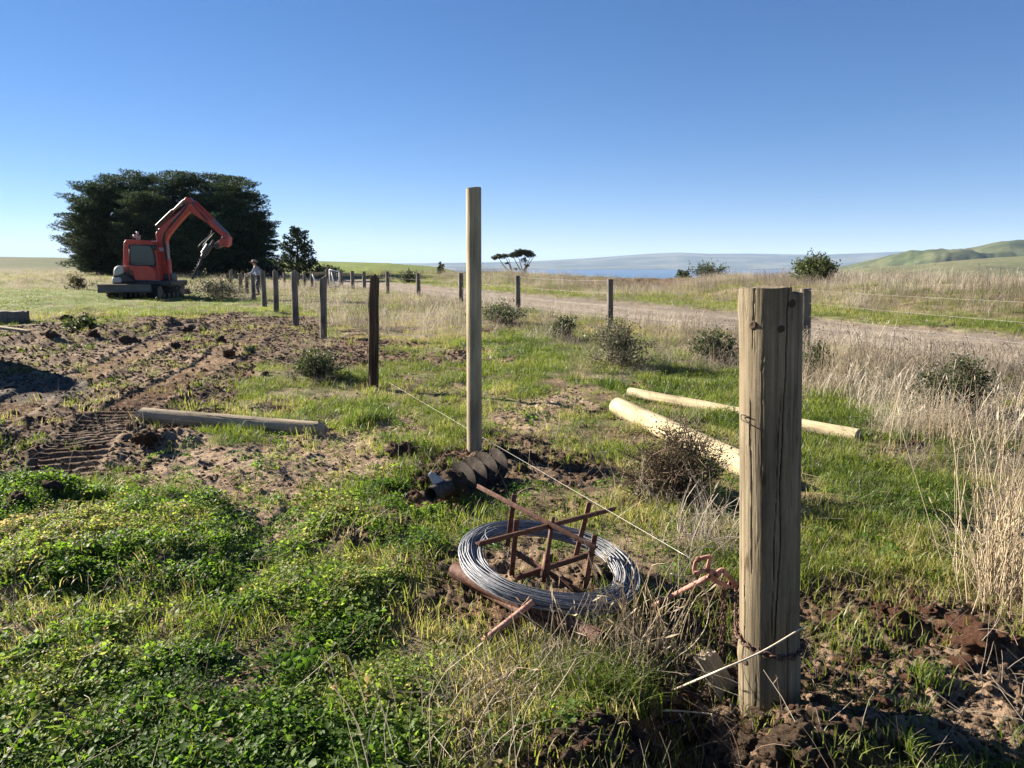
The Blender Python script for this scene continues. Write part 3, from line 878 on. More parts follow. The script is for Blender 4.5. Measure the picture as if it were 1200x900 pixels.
def timber(L, r0, r1, nseg=40, nring=36, seed=0, wob=.03, ell=1.0, cracks=(), ztop=None, zbot=None, prof=None, flute=.006, end_rough=.004, caprings=5):
    """a round timber along local z from 0 to L. cracks: (angle0, angle1, z0, z1, half width in m, depth in m)"""
    o = seed * 13.7
    a = -math.pi / 2 + np.arange(nseg) * 2 * math.pi / nseg
    t = np.linspace(0, 1, nring)
    A, T = np.meshgrid(a, t)
    rad = r0 + (r1 - r0) * T
    if prof is not None: rad = rad * prof(T * L, A)
    ca, sa = np.cos(A), np.sin(A)
    rad = rad * (1 + wob * 2 * (fbm(ca * 1.2 + o, T * L * 2.2 + sa * 1.2, 3, seed) - .5))
    rad = rad + flute * 2 * (fbm(A * 7 + o, T * L * 1.4 + np.sin(A) * 2, 3, seed + 3) - .5) * np.minimum(1, np.abs(np.abs(((A + math.pi / 2 + math.pi) % (2 * math.pi)) - math.pi) - math.pi) * 3)
    for (a0, a1, z0, z1, hw, dp) in cracks:
        zz = T * L
        tt = np.clip((zz - z0) / (z1 - z0), 0, 1)
        ac = a0 + (a1 - a0) * tt + .07 * (fbm(zz * 6 + o, zz * 0 + a0 * 5, 3, seed + 9) - .5) * 2
        fade = np.minimum(1, np.minimum((zz - z0) / .08, (z1 - zz) / .12)); fade = np.clip(fade, 0, 1)
        d = np.abs(((A - ac + math.pi) % (2 * math.pi)) - math.pi) * rad
        rad = rad - dp * fade * np.clip(1.15 - d / np.maximum(hw * (.5 + .5 * fade), 1e-4), 0, 1)
    X = rad * np.cos(A); Y = rad * np.sin(A) * ell
    zt = np.full(X[-1].shape, L) if ztop is None else L + ztop(X[-1], Y[-1])
    zb = np.zeros(X[0].shape) if zbot is None else zbot(X[0], Y[0])
    Zc = zb[None] + (zt - zb)[None] * T
    V = [np.stack([X, Y, Zc], -1).reshape(-1, 3)]
    i, j = np.meshgrid(np.arange(nring - 1), np.arange(nseg), indexing='ij'); jn = (j + 1) % nseg
    Q = [np.stack([i * nseg + j, i * nseg + jn, (i + 1) * nseg + jn, (i + 1) * nseg + j], -1).reshape(-1, 4)]
    n = nring * nseg
    Tt = []
    for end in (1, 0):
        base = (nring - 1) * nseg if end else 0
        prev = base + np.arange(nseg)
        for k in range(1, caprings + 1):
            f = 1 - k / (caprings + 1)
            x = X[-1 if end else 0] * f; y = Y[-1 if end else 0] * f
            if end: z = np.full(x.shape, L) if ztop is None else L + ztop(x, y)
            else: z = np.zeros(x.shape) if zbot is None else zbot(x, y)
            z = z + (fbm(x * 90, y * 90, 2, seed + 20) - .5) * 2 * end_rough
            V.append(np.stack([x, y, z], -1)); cur = n + np.arange(nseg); n += nseg
            jj = np.arange(nseg); kk = (jj + 1) % nseg
            q = np.stack([prev[jj], prev[kk], cur[kk], cur[jj]], -1)
            Q.append(q if end else q[:, ::-1]); prev = cur
        V.append(np.array([[0, 0, z.mean()]])); c = n; n += 1
        jj = np.arange(nseg); kk = (jj + 1) % nseg
        tq = np.stack([prev[jj], prev[kk], np.full(nseg, c)], -1)
        Tt.append(tq if end else tq[:, ::-1])
    mb = MB(); mb.add(np.concatenate(V), np.concatenate(Q), np.concatenate(Tt))
    return mb

def auto_smooth(o, ang=40):
    me = o.data
    me.polygons.foreach_set("use_smooth", np.ones(len(me.polygons), bool))
    me.set_sharp_from_angle(angle=R(ang))
    return o

treated = wood_mat("treated_pine", (.105, .085, .057), (.182, .151, .102), (.282, .240, .166), 1.0, .85, .45, .5)
pale_pine = wood_mat("pale_pine", (.25, .215, .14), (.33, .285, .19), (.42, .37, .26), 1.0, .8, .2, .35)
fresh_pine = wood_mat("fresh_pine", (.31, .255, .155), (.41, .35, .225), (.50, .44, .30), 1.0, .85, .35, .5)
grey_wood = wood_mat("weathered_grey_wood", (.105, .090, .072), (.185, .165, .140), (.28, .255, .22), 1.0, .9, .6, .8)
dark_wood = wood_mat("weathered_dark_wood", (.050, .034, .022), (.10, .070, .045), (.17, .125, .085), 1.0, .9, .7, .9)
log_wood = wood_mat("old_grey_log", (.23, .19, .130), (.34, .285, .205), (.44, .38, .285), 1.0, .9, .5, .7)
knot_m = plain_mat("knot_wood", (.055, .036, .024), .8, .2, 0, .4, 90, .5)
rust = rust_mat("rusty_iron", (.035, .016, .011), (.105, .046, .030), (.19, .10, .07))
pink_rust = rust_mat("worn_red_iron", (.17, .075, .055), (.31, .155, .12), (.42, .25, .20), 45, .0)
chain_m = rust_mat("rusty_chain", (.035, .018, .012), (.10, .055, .038), (.20, .13, .10), 120, .3)
dark_iron = rust_mat("muddy_iron", (.026, .021, .018), (.060, .047, .038), (.15, .11, .08), 25, .3)
galv = plain_mat("galvanised_wire", (.20, .21, .23), .6, .5, .35, .35, 60, .05)
wire_grey = plain_mat("old_wire", (.20, .19, .175), .5, .5, .6, .2, 40, .05)

def place(mb, name, mat, base, top, label=None, cat=None, group=None, parent=None):
    M, L = basis_to(base, top)
    o = mb.build(name, mat)
    o.matrix_world = M
    auto_smooth(o)
    return tag(o, label, cat, group)

def child(o, parent):
    """make a mesh that was built in world space a part of a placed mesh thing"""
    o.parent = parent
    o.matrix_parent_inverse = parent.matrix_basis.inverted()
    return o

# ---- the thick strainer post in front
b0 = gh(902, 838); FPB = np.array([b0[0], b0[1] + .10, b0[2] - .25])
tp = at(903, 336, FPB[1]); bt = at(901, 833, FPB[1])
dirp = (tp - bt) / np.linalg.norm(tp - bt)
FPBASE = bt - dirp * .30; FPL = np.linalg.norm(tp - FPBASE)
def f_top(x, y):
    z = np.zeros(np.shape(x))
    z = z - .021 * sst(.050, .053, x + .15 * y) - .030 * sst(.093, .099, -x) + .0012 * np.sin(x * 60 + y * 25)
    return z
zch = .30 + .26                                 # height of the chain above the post's foot
def f_prof(z, A):
    k = 1 + .045 * (1 - sst(zch - .02, zch + .03, z))
    k = k + .05 * np.exp(-((z - zch + .045) / .03) ** 2) * np.exp(-((((A + math.pi) % (2 * math.pi)) - .25) / .5) ** 2)
    k = k + .05 * np.exp(-((z - FPL + .05) / .035) ** 2) * np.exp(-((((A + 2 * math.pi) % (2 * math.pi)) - math.pi - .2) / .5) ** 2)
    return k
q = -math.pi / 2
mb = timber(FPL, .0965, .0955, 216, 150, 3, .012, 1.0,
            [(q + .18, q + .62, .55, FPL + .15, .0017, .020), (q + .05, q + .30, .50, FPL - .32, .0013, .010), (q - .62, q - .66, FPL - .95, FPL - .30, .0022, .008),
             (q - .60, q - .50, FPL - .20, FPL + .15, .0018, .008), (q - .42, q - .44, .1, .50, .003, .008), (q + .55, q + .66, .0, .75, .0022, .010), (q - .95, q - .9, .3, .9, .002, .006),
             (q - .25, q - .2, FPL - .6, FPL - .1, .0018, .006)],
            f_top, prof=f_prof, flute=.0007, end_rough=.0025, caprings=14)
post = place(mb, "strainer_post", treated, FPBASE, tp, "thick pale brown strainer post, cracked and notched, with a chain around its foot", "fence post")
MP = post.matrix_world.copy()
def on_post(ang, z, out=0.0):
    """point on the skin of the thick post: ang from the side that faces the camera, to picture right"""
    a = -math.pi / 2 + ang
    r = .0960 * float(f_prof(np.array(z), np.array(a))) + out
    return np.array(MP @ Vector((r * math.cos(a), r * math.sin(a), z)))
def knot(ang, z, s):
    p = on_post(ang, z, .000); c = np.array(MP @ Vector((0, 0, z))); n = p - c; n /= np.linalg.norm(n)
    up = np.array([0, 0, 1.]); e = np.cross(up, n); e /= np.linalg.norm(e); up = np.cross(n, e)
    m = MB(); V = [p + n * .001]; Q = []; T = []
    for k, (rr, hh) in enumerate(((.45, .0015), (.8, .0028), (1.0, .0012), (1.25, -.003))):
        for j in range(16):
            a = j * math.pi / 8
            V.append(p + n * hh * (1 + .3 * math.sin(3 * a + k)) + (e * math.cos(a) + up * math.sin(a) * 1.15) * s * rr * (1 + .08 * math.sin(2 * a + 1)))
    for j in range(16):
        T.append((0, 1 + j, 1 + (j + 1) % 16))
        for k in range(3):
            Q.append((1 + k * 16 + j, 1 + (k + 1) * 16 + j, 1 + (k + 1) * 16 + (j + 1) % 16, 1 + k * 16 + (j + 1) % 16))
    m.add(V, Q, T)
    return child(m.build("knot", knot_m, smooth=True), post)
for ang, z, s in ((-.56, FPL - .113, .012), (.33, FPL - .125, .010), (.72, FPL - .050, .012), (-.85, zch - .05, .012), (.18, zch - .17, .010)):
    knot(ang, z, s)
st = MB()
P = [on_post(-.62, FPL - .405, .004), on_post(-.85, FPL - .398, .012), on_post(-1.0, FPL - .404, .008), on_post(-.9, FPL - .415, .012), on_post(-.62, FPL - .424, .010), on_post(-.48, FPL - .432, .002)]
st.tube(spline(P, 24), .0018, 6)
child(st.build("staple", dark_iron, smooth=True), post)

def link_mesh(L=.022, W=.014, w=.0021):
    m = MB(); a = np.linspace(0, 2 * math.pi, 15)[:-1]
    P = np.stack([np.cos(a) * (L - W) / 2 + np.cos(a) * W / 2, np.sin(a) * W / 2, a * 0], -1)
    P = np.vstack([P, P[:1]])
    m.tube(P, w, 6, cap=False)
    me = m.mesh("link", True); me.materials.append(chain_m)
    return me
LINK = link_mesh(.030, .020, .0032)
def chain(path, parent, step=.0215):
    P = np.asarray(path); d = np.concatenate([[0], np.cumsum(np.linalg.norm(np.diff(P, axis=0), axis=1))])
    n = int(d[-1] / step)
    for k in range(n):
        s = (k + .5) * step
        p = np.array([np.interp(s, d, P[:, i]) for i in range(3)]); p2 = np.array([np.interp(s + .008, d, P[:, i]) for i in range(3)])
        x = Vector(p2 - p).normalized()
        up = Vector((0, 0, 1)) if abs(x.z) < .8 else Vector((0, 1, 0))
        y = up.cross(x).normalized(); z = x.cross(y)
        M = Matrix((x, y, z)).transposed().to_4x4() @ Matrix.Rotation(R(45 + 90 * (k % 2)), 4, 'X')
        M.translation = Vector(p)
        o = bpy.data.objects.new("link", LINK); COL.objects.link(o)
        o.parent = parent; o.matrix_parent_inverse = parent.matrix_basis.inverted(); o.matrix_basis = M
ch = thing("chain", "rusty chain wrapped around the foot of the thick post", "chain", on_post(0, zch, .01))
chain([on_post(a, zch + .020 * math.sin(-a * .9) - .012 * math.cos(a) + .012, .007) for a in np.linspace(-2.6, 2.6, 60)], ch)

# ---- tall pale post
def post_px(name, mat, ub, vb, ut, vt, rad0, rad1, label, seed, nseg=40, nring=40, group=None, sink=.3, dy=None, **kw):
    b = gh(ub, vb); Y = b[1] + (rad0 if dy is None else dy)
    B = at(ub, vb, Y); T = at(ut, vt, Y)
    d = (T - B) / np.linalg.norm(T - B); B2 = B - d * sink
    mb = timber(np.linalg.norm(T - B2), rad0, rad1, nseg, nring, seed, **kw)
    return place(mb, name, mat, B2, T, label, "fence post", group)
tall = post_px("fence_post", pale_pine, 556, 532, 555, 220, .0585, .0560, "tall slim pale post standing in dug soil behind the auger", 5, 72, 70, wob=.012, flute=.0008,
               cracks=[(q - .1, q + .05, 1.0, 2.2, .002, .006), (q + .5, q + .45, .4, 1.5, .0016, .005)], ztop=lambda x, y: .003 * np.sin(x * 50) - .012 * sst(.045, .055, -x))
def dprof(z, A):
    k = 1 + .10 * np.exp(-((z - 1.02) / .20) ** 2) * (np.cos(A) > -.2) - .30 * sst(1.42, 1.62, z) * (np.cos(A) < -.55) - .10 * (1 - sst(.3, .75, z))
    return k
dk = post_px("fence_post", dark_wood, 438, 457, 438, 322, .060, .058, "dark brown split weathered post, rotted narrow at the foot", 8, 64, 60, wob=.07, flute=.010, ell=.7, prof=dprof,
             cracks=[(q + .25, q + .5, .1, .95, .006, .03), (q - .3, q - .1, .0, 1.2, .004, .02), (q + .9, q + .7, .6, 1.6, .004, .018)], ztop=lambda x, y: -.03 * sst(.02, .05, np.abs(x)) + .01 * np.sin(x * 90))
OLD = [(379, 397, 378.5, 325, 8.3, "grey old post with straw at its foot, next after the dark split post"),
       (347, 384, 344.5, 318.5, 7.5, "grey old post leaning a little, standing in green grass before the bare earth"),
       (324, 366, 322.5, 317.5, 6.2, "grey old post one place nearer than the post by the person"),
       (310, 359.5, 307.5, 316.5, 6.0, "thin grey post that the person stands beside, hiding his arm"),
       (297.5, 352, 296, 321, 4.8, "grey post in front of the person's back leg"),
       (289.5, 344, 288.5, 320, 4.5, "short grey post in the line just beyond the person"),
       (282, 343, 281.5, 320, 4.6, "short grey post in the line, second beyond the person"),
       (270.5, 336.5, 270.5, 316, 3.8, "last and smallest grey post of the line, near the drill on the excavator's arm")]
for k, (ub, vb, ut, vt, w, lab) in enumerate(OLD):
    b = gh(ub, vb); dist = b[1] * cP + CAMZ * sP
    rr = w * dist / FPX / 2
    post_px("fence_post", grey_wood, ub, vb, ut, vt, rr, rr * .96, lab, 20 + k, 28, 26, "old posts in a line to the excavator", .25, wob=.05, flute=.006 * rr / .06, ell=.8,
            cracks=[(q + .2 * (k % 3 - 1), q + .1, .3, 1.4, .004, .012)], ztop=lambda x, y, k=k: .04 * rr / .05 * np.sin(x * 30 + k) * .5)

# ---- roadside fence
rf = thing("roadside_fence", "post and wire fence running along the near edge of the gravel road", "fence", gh(607, 371))
def wire_between(mb, a, b, sag, r=.0022, n=9):
    t = np.linspace(0, 1, n)[:, None]
    P = np.asarray(a) * (1 - t) + np.asarray(b) * t; P[:, 2] -= sag * 4 * (t * (1 - t))[:, 0]
    mb.tube(P, r, 4, cap=False)
RF = [(1560, 470, 1575, 348, 6.3), (944, 402, 944, 338, 13), (715, 388, 715, 327, 7.5), (607, 371, 606.5, 323, 6.5), (540, 356, 540, 320, 6), (490.5, 348.5, 490, 320, 5.2), (454, 344, 454, 318, 4.6)]
tops = []
for k, (ub, vb, ut, vt, w) in enumerate(RF):
    if k == 0:
        B = np.array([6.9, 6.25, 0.]); B[2] = float(H(B[0], B[1])); T = B + np.array([0, 0, 1.12]); rr = .06
    else:
        b = gh(ub, vb); B = at(ub, vb, b[1]); T = at(ut, vt, b[1]); rr = w * (b[1] * cP + CAMZ * sP) / FPX / 2
    m = timber(np.linalg.norm(T - B) + .25, rr, rr * .95, 24, 24, 50 + k, wob=.04, flute=.005)
    o = place(m, "post", grey_wood, B - np.array([0, 0, .25]), T)
    child(o, rf); o.matrix_parent_inverse = rf.matrix_basis.inverted()
    tops.append((B, T))
for f in (.97, .74, .50, .27):
    m = MB()
    for (a, b) in zip(tops[:-1], tops[1:]):
        wire_between(m, a[0] + (a[1] - a[0]) * f, b[0] + (b[1] - b[0]) * f, .03, .0020)
    child(m.build("wire", wire_grey), rf)

# ---- logs on the ground
def log_px(name, mat, a, b, r, label, seed, group=None, **kw):
    """a log lying between two picture points of its axis"""
    A = gp(*a, r * .85); B = gp(*b, r * .85)
    A[2] = float(H(A[0], A[1])) + r * .8; B[2] = float(H(B[0], B[1])) + r * .8
    m = timber(np.linalg.norm(B - A), r, kw.pop('r1', r), 56, 50, seed, **kw)
    M, L = basis_to(A, B)
    o = m.build(name, mat); z = Vector(B - A).normalized()
    x = z.cross(Vector((0, 0, 1))).normalized(); y = z.cross(x)
    Mm = Matrix((x, y, z)).transposed().to_4x4(); Mm.translation = Vector(A); o.matrix_world = Mm
    auto_smooth(o)
    return tag(o, label, "log", group)
log_px("log", log_wood, (166, 489), (379, 500), .070, "old grey log lying on the churned soil, hollow at one end", 31, wob=.05, flute=.001, r1=.064,
       zbot=lambda x, y: .05 * (1 - np.clip(np.hypot(x, y) / .055, 0, 1) ** 2) + .02 * np.sin(y * 60), ztop=lambda x, y: -.9 * np.clip(-y - .0, 0, 1) * .9 + .01 * np.sin(x * 80),
       cracks=[(0.3, .5, .2, 1.6, .003, .012), (-.9, -.7, .5, 1.4, .003, .01)])
l1 = log_px("log", fresh_pine, (723, 474), (892, 554), .090, "thick pale new log in the grass behind the dead bush", 33, "pale new logs in the grass", wob=.05, flute=.0025, zbot=lambda x, y: .02 * np.sin(x * 20), r1=.097, cracks=[(-1.2, -1.0, .2, 1.7, .003, .014), (-2.2, -2.0, .0, .9, .003, .016), (-.6, -.5, .6, 2.4, .0025, .012)])
l2 = log_px("log", fresh_pine, (738, 460), (1006, 509), .056, "long thin pale new log crossing the grass behind the thick post", 35, "pale new logs in the grass", wob=.05, flute=.002, r1=.060, cracks=[(-1.3, -1.1, .1, 1.5, .002, .010), (-.8, -.9, 1.2, 2.6, .002, .010)])

# ---- loose timber
mt = MB(); a = gh(838, 800); 
cx = a + np.array([0, 0, .06])
def block(name, mat, c, size, rot, label, cat, jag=.01, seed=1):
    bm = bmesh.new(); bmesh.ops.create_cube(bm, size=1)
    bmesh.ops.subdivide_edges(bm, edges=bm.edges, cuts=5, use_grid_fill=True)
    for v in bm.verts:
        p = np.array(v.co); s = fbm(p[0] * 3 + seed, p[1] * 3 + p[2] * 2, 3, seed) - .5
        v.co = Vector((p[0] * size[0], p[1] * size[1], p[2] * size[2])) + Vector((s, s * .7, (fbm(p[0] * 6 + seed, p[1] * 6, 3, seed + 4) - .5) * 2 * (abs(p[2]) > .4))) * jag
    me = bpy.data.meshes.new(name); bm.to_mesh(me); bm.free(); me.materials.append(mat)
    o = link(name, me); o.matrix_world = Matrix.Translation(Vector([float(x) for x in c])) @ Euler(rot).to_matrix().to_4x4()
    auto_smooth(o, 30)
    return tag(o, label, cat)
block("wood_offcut", log_wood, gh(842, 812) + np.array([0, .02, .05]), (.075, .055, .19), (R(-14), R(-28), R(15)), "broken wedge of timber leaning at the foot of the thick post", "offcut", .02, 3)
block("timber_block", grey_wood, gh(4, 378) + np.array([0, 0, .12]), (1.0, .5, .32), (0, .03, .2), "dark squared timber end lying on the churned soil", "timber", .03, 5)
block("plank", fresh_pine, gh(4, 391) + np.array([0, 0, .12]), (1.15, .16, .05), (0, .12, -.1), "pale sawn plank lying by the dark timber end", "plank", .01, 6)

# ---- sticks
stick_m = plain_mat("dry_stick", (.52, .44, .33), .7, .3, 0, .25, 60, .3)
def stick(pts, r, label, n=16):
    m = MB(); m.tube(spline(pts, n), np.linspace(r, r * .6, n), 6)
    o = m.build("dry_stick", stick_m, smooth=True); recenter(o, pts[0])
    return tag(o, label, "stick")
yf = FPB[1] - .125
stick([gh(788, 812) + np.array([0, 0, .01]), at(835, 789, yf - .03), at(890, 765, yf - .015), at(943, 734, yf - .005)], .0042, "long pale dry stick slanting across the foot of the thick post", 24)
g0 = gh(775, 838)
y1 = g0[1]
stick([at(776, 833, y1), at(800, 833.5, y1 - .01), at(836, 837, y1 - .04)], .0042, "short pale stick lying level over the dark hole", 10)
stick([at(834, 836, y1 - .04), at(838, 866, y1 - .09), at(841, 905, y1 - .14)], .0026, "thin pale stalk hanging down into the dark hole", 10)
stick([at(796, 836, y1 - .02), at(803, 850, y1 - .03), at(796, 866, y1 - .06), at(786, 880, y1 - .10)], .003, "curled pale peel of bark hanging over the dark hole", 12)

# ---- wire strainer hung from a chain
ws = thing("wire_strainer", "worn red iron wire strainer with handle and claws beside the thick post", "tool", at(836, 674, 2.62))
YS = 2.62
def S(u, v, dy=0.0): return at(u, v, YS + dy)
hb = gh(757, 716); hb = at(757, 714, hb[1])
m = MB(); m.tube(np.array([hb + t * (S(829, 677) - hb) for t in np.linspace(0, 1, 12)]), np.linspace(.0085, .0110, 12), 10); child(m.build("handle", pink_rust, smooth=True), ws)
def flat(name, pts, w, th=.009, dy=0):
    P = np.array([S(u, v, dy) for u, v in pts]); m = MB()
    n = len(P); Tn = np.gradient(P, axis=0); Tn /= np.linalg.norm(Tn, axis=1)[:, None]
    nrm = np.cross(Tn, [0, 1, 0]); nrm /= np.linalg.norm(nrm, axis=1)[:, None]
    W = np.broadcast_to(np.asarray(w, float), (n,))
    V = []
    for i in range(n):
        for sx, sy in ((-1, -1), (1, -1), (1, 1), (-1, 1)):
            V.append(P[i] + nrm[i] * sx * W[i] / 2 + np.array([0, sy * th / 2, 0]))
    Q = []
    for i in range(n - 1):
        for j in range(4):
            k = (j + 1) % 4; Q.append((i * 4 + j, i * 4 + k, (i + 1) * 4 + k, (i + 1) * 4 + j))
    m.add(V, Q, ngons=[[3, 2, 1, 0], [(n - 1) * 4 + j for j in range(4)]])
    return child(m.build(name, pink_rust, bevel=.0015), ws)
def rnd(u, v, r, dy):
    m = MB(); c = S(u, v, dy)
    m.tube([c + np.array([0, -.008, 0]), c + np.array([0, .008, 0])], r, 12); child(m.build("rivet", rust, smooth=False), ws)
def spl2(p, n): return [tuple(x[:2]) for x in spline([(a, b, 0) for a, b in p], n)]
flat("shackle_bar", [(818, 656), (825, 653.5), (833, 652)], .014, .010, -.012)
flat("shackle_bar", [(833, 651), (831, 660), (828.5, 670)], .015, .010, 0)
flat("shackle_bar", [(829, 668), (821, 670), (814, 672)], .014, .010, -.012)
flat("shackle_bar", [(814, 673), (813.5, 666), (815, 659), (818, 655)], .012, .010, 0)
flat("pivot_plate", [(831, 669), (837, 672), (843, 676)], [.016, .022, .018], .012, -.006)
flat("claw", spl2([(837, 674), (846, 668), (851, 672), (857, 680), (865, 686)], 14), np.interp(np.linspace(0, 1, 14), [0, .3, .7, 1], [.014, .018, .015, .016]), .011, .004)
flat("claw", spl2([(829, 675), (837, 680), (846, 684), (853, 687), (856, 682), (855, 678)], 18), np.interp(np.linspace(0, 1, 18), [0, .5, .75, 1], [.014, .017, .012, .006]), .011, -.012)
flat("claw_tip", spl2([(865, 686.5), (861, 687), (858, 684), (860, 681)], 8), np.linspace(.012, .005, 8), .010, .004)
for u, v, r, dy in ((818, 655.5, .009, -.016), (829, 669, .006, -.016), (839, 674, .007, -.016), (831, 675.5, .005, -.016), (846.5, 668.5, .005, 0), (814, 672, .005, -.016)):
    rnd(u, v, r, dy)
chain([S(849, 686, .0) + np.array([0, 0, -z]) for z in np.linspace(0, .30, 20)], ws)
# the chain that ties the strainer to the post's loop
chain([S(864, 687, 0) * (1 - t) + on_post(-1.45, zch + .02, .008) * t + np.array([0, 0, -.03 * 4 * t * (1 - t)]) for t in np.linspace(0, 1, 20)], ws)

# ---- taut fence wire and a loose wire
m = MB(); dp = gh(438, 452)
ends = [gp(452, 446, .10), gp(556, 507, .07), S(812, 656, -.01)]
P = np.concatenate([[ends[0] * (1 - t) + ends[1] * t for t in np.linspace(0, 1, 12)], [ends[1] * (1 - t) + ends[2] * t for t in np.linspace(0, 1, 30)[1:]]])
P[:, 2] = np.maximum(P[:, 2], H(P[:, 0], P[:, 1]) + .03)
m.tube(P, .0010, 5)
o = m.build("fence_wire", plain_mat("bright_wire", (.45, .42, .37), .4, .5, .3, .1, 40, .0), smooth=True); recenter(o, ends[0])
tag(o, "taut pale wire strung low from the dark split post to the iron wire strainer", "wire")
m = MB(); P = spline([S(786, 672, -.02), S(800, 677, -.03), S(813, 683, -.025), S(826, 693, -.03), S(831, 710, -.02), S(827, 735, -.02), S(812, 756, -.04), S(796, 768, -.06)], 40)
m.tube(P, .0018, 5); o = m.build("loose_wire", stick_m, smooth=True); recenter(o, P[0]); tag(o, "thin loose wire end looping down from the strainer's handle", "wire")

# ---- wire spinner with its coil
CC = gp(643, 659, .16); CC[2] = .16
def ROT(ax, ang):
    return np.array(Matrix.Rotation(ang, 3, ax))
NRM = ROT('Y', R(9.5)) @ ROT('X', R(4.5)) @ np.array([0, 0, 1.])
E1 = ROT('Y', R(9.5)) @ np.array([1., 0, 0]); E2 = np.cross(NRM, E1)
def J(u, v, h): return on_plane(u, v, CC + NRM * h, NRM)
coil = thing("wire_coil", "flat coil of silver grey fencing wire lying around the rusty spinner", "wire coil", CC)
rngc = np.random.default_rng(3)
for k in range(84):
    rr = .305 + .094 * (k / 83.) ** .9 + rngc.normal(0, .004); hh = rngc.uniform(-.02, .024) * (1 - .35 * abs(k / 41.5 - 1)); a0 = rngc.uniform(0, 6.28); ex = rngc.normal(0, .006, 2)
    a = np.linspace(0, 2 * math.pi, 73)
    wv = .006 * np.sin(a * 2 + a0) + .004 * np.sin(a * 3 + a0 * 2) + .0025 * np.sin(a * 7 + a0 * 3)
    P = CC + ((rr + wv) * np.cos(a))[:, None] * E1 + ((rr + wv) * np.sin(a))[:, None] * E2 + (hh + .010 * np.sin(a + a0) + .004 * np.sin(3 * a))[:, None] * NRM + ex[0] * E1 + ex[1] * E2
    mm = MB(); mm.tube(P, .0027, 5, cap=False); child(mm.build("winding", galv, smooth=True), coil)
ta = MB()
aa = np.linspace(2.2, 3.6, 20)
P = CC + (np.linspace(.34, .28, 20) * np.cos(aa))[:, None] * E1 + (np.linspace(.34, .28, 20) * np.sin(aa))[:, None] * E2 + np.linspace(.04, .10, 20)[:, None] * NRM
ta.tube(P, .002, 5); child(ta.build("loose_end", galv, smooth=True), coil)

sp = thing("wire_spinner", "rusty iron frame for unrolling wire, standing in the grey coil", "wire spinner", CC - NRM * .1)
def ir(name, a, b, w=.026, h=.008, up=None):
    mm = MB(); d = np.asarray(b) - np.asarray(a); d /= np.linalg.norm(d)
    up = NRM if up is None else up
    mm.bar(a, b, w, h, up); mm.bar(a + np.cross(d, up) * w * .46 - up * .0 + up * h * .49, b + np.cross(d, up) * w * .46 + up * h * .49, h * .9, w * .9, up)
    return child(mm.build(name, rust, bevel=.001), sp)
HT, HB = .215, -.045
ir("top_arm", J(561, 570, HT + .004), J(699, 642, HT + .004), .023); ir("top_arm", J(559, 637.5, HT - .010), J(719, 596, HT - .010), .023)
for (ut, vt, ub, vb) in ((602, 588, 595, 640), (605, 618, 600, 674), (689, 598, 675, 652), (696, 636, 686, 690)):
    a = J(ut, vt, HT - .006); b = J(ub, vb, HB + .01)
    fwd = np.array([0, 1., 0])
    ir("upright", b, a + (a - b) / np.linalg.norm(a - b) * .04, .020, .007, fwd)
mm = MB(); mm.tube([J(637, 682, HB), J(648, 606, HT + .035)], .010, 10); child(mm.build("spindle", rust, smooth=True), sp)
mm = MB(); mm.tube([J(638, 676, -.02), J(642, 650, .06)], .019, 10); child(mm.build("spindle_sleeve", rust, smooth=True), sp)
ir("bottom_arm", J(603, 677, HB + .02), J(697, 647, HB + .02), .028, .009); ir("bottom_arm", J(603, 646, HB + .004), J(680, 694, HB + .004), .028, .009)

def pipe_px(name, a, b, r, label, mat=rust, lift=0, hollow=True):
    A = gp(*a, r); B = gp(*b, r)
    for q_ in (A, B): q_[2] = float(H(q_[0], q_[1])) + r * .8 + lift
    d = (B - A) / np.linalg.norm(B - A); mm = MB()
    P = [A + d * t for t in np.linspace(0, np.linalg.norm(B - A), 6)]
    mm.tube(P, r, 20, cap=False); mm.tube(P, r * .82, 20, cap=False)
    n = 20
    for base in (0, 5 * n):
        mm.q.append(np.array([(base + j, base + (j + 1) % n, 6 * n + base + (j + 1) % n, 6 * n + base + j) for j in range(n)]))
    o = mm.build(name, mat); recenter(o, (A + B) / 2); auto_smooth(o)
    return tag(o, label, "pipe")
pipe_px("rusty_pipe", (533, 677), (705, 757), .038, "thick rusty pipe lying under the coil of wire", lift=.03)
pipe_px("rusty_pipe", (553, 690), (642, 742), .017, "thin rusty pipe lying beside the thick one below the coil", lift=.03)
mm = MB(); A = gp(625, 705, .16); B = gh(566, 757) + np.array([0, 0, .02]); mm.tube([A + (B - A) * t for t in np.linspace(0, 1, 6)], .013, 12)
o = mm.build("rusty_rod", pink_rust, smooth=True); recenter(o, B); tag(o, "rusty rod leaning from the grass up to the coil of wire", "rod")
mm = MB(); A = gh(633, 733) + np.array([0, .04, .05]); B = gh(571, 765) + np.array([0, .04, .035]); mm.bar(A, B, .05, .008, (0.2, -.6, .75)); 
o = mm.build("rusty_plate", rust, bevel=.001); recenter(o, B); tag(o, "flat rusty strip lying under the leaning rod", "iron strip")

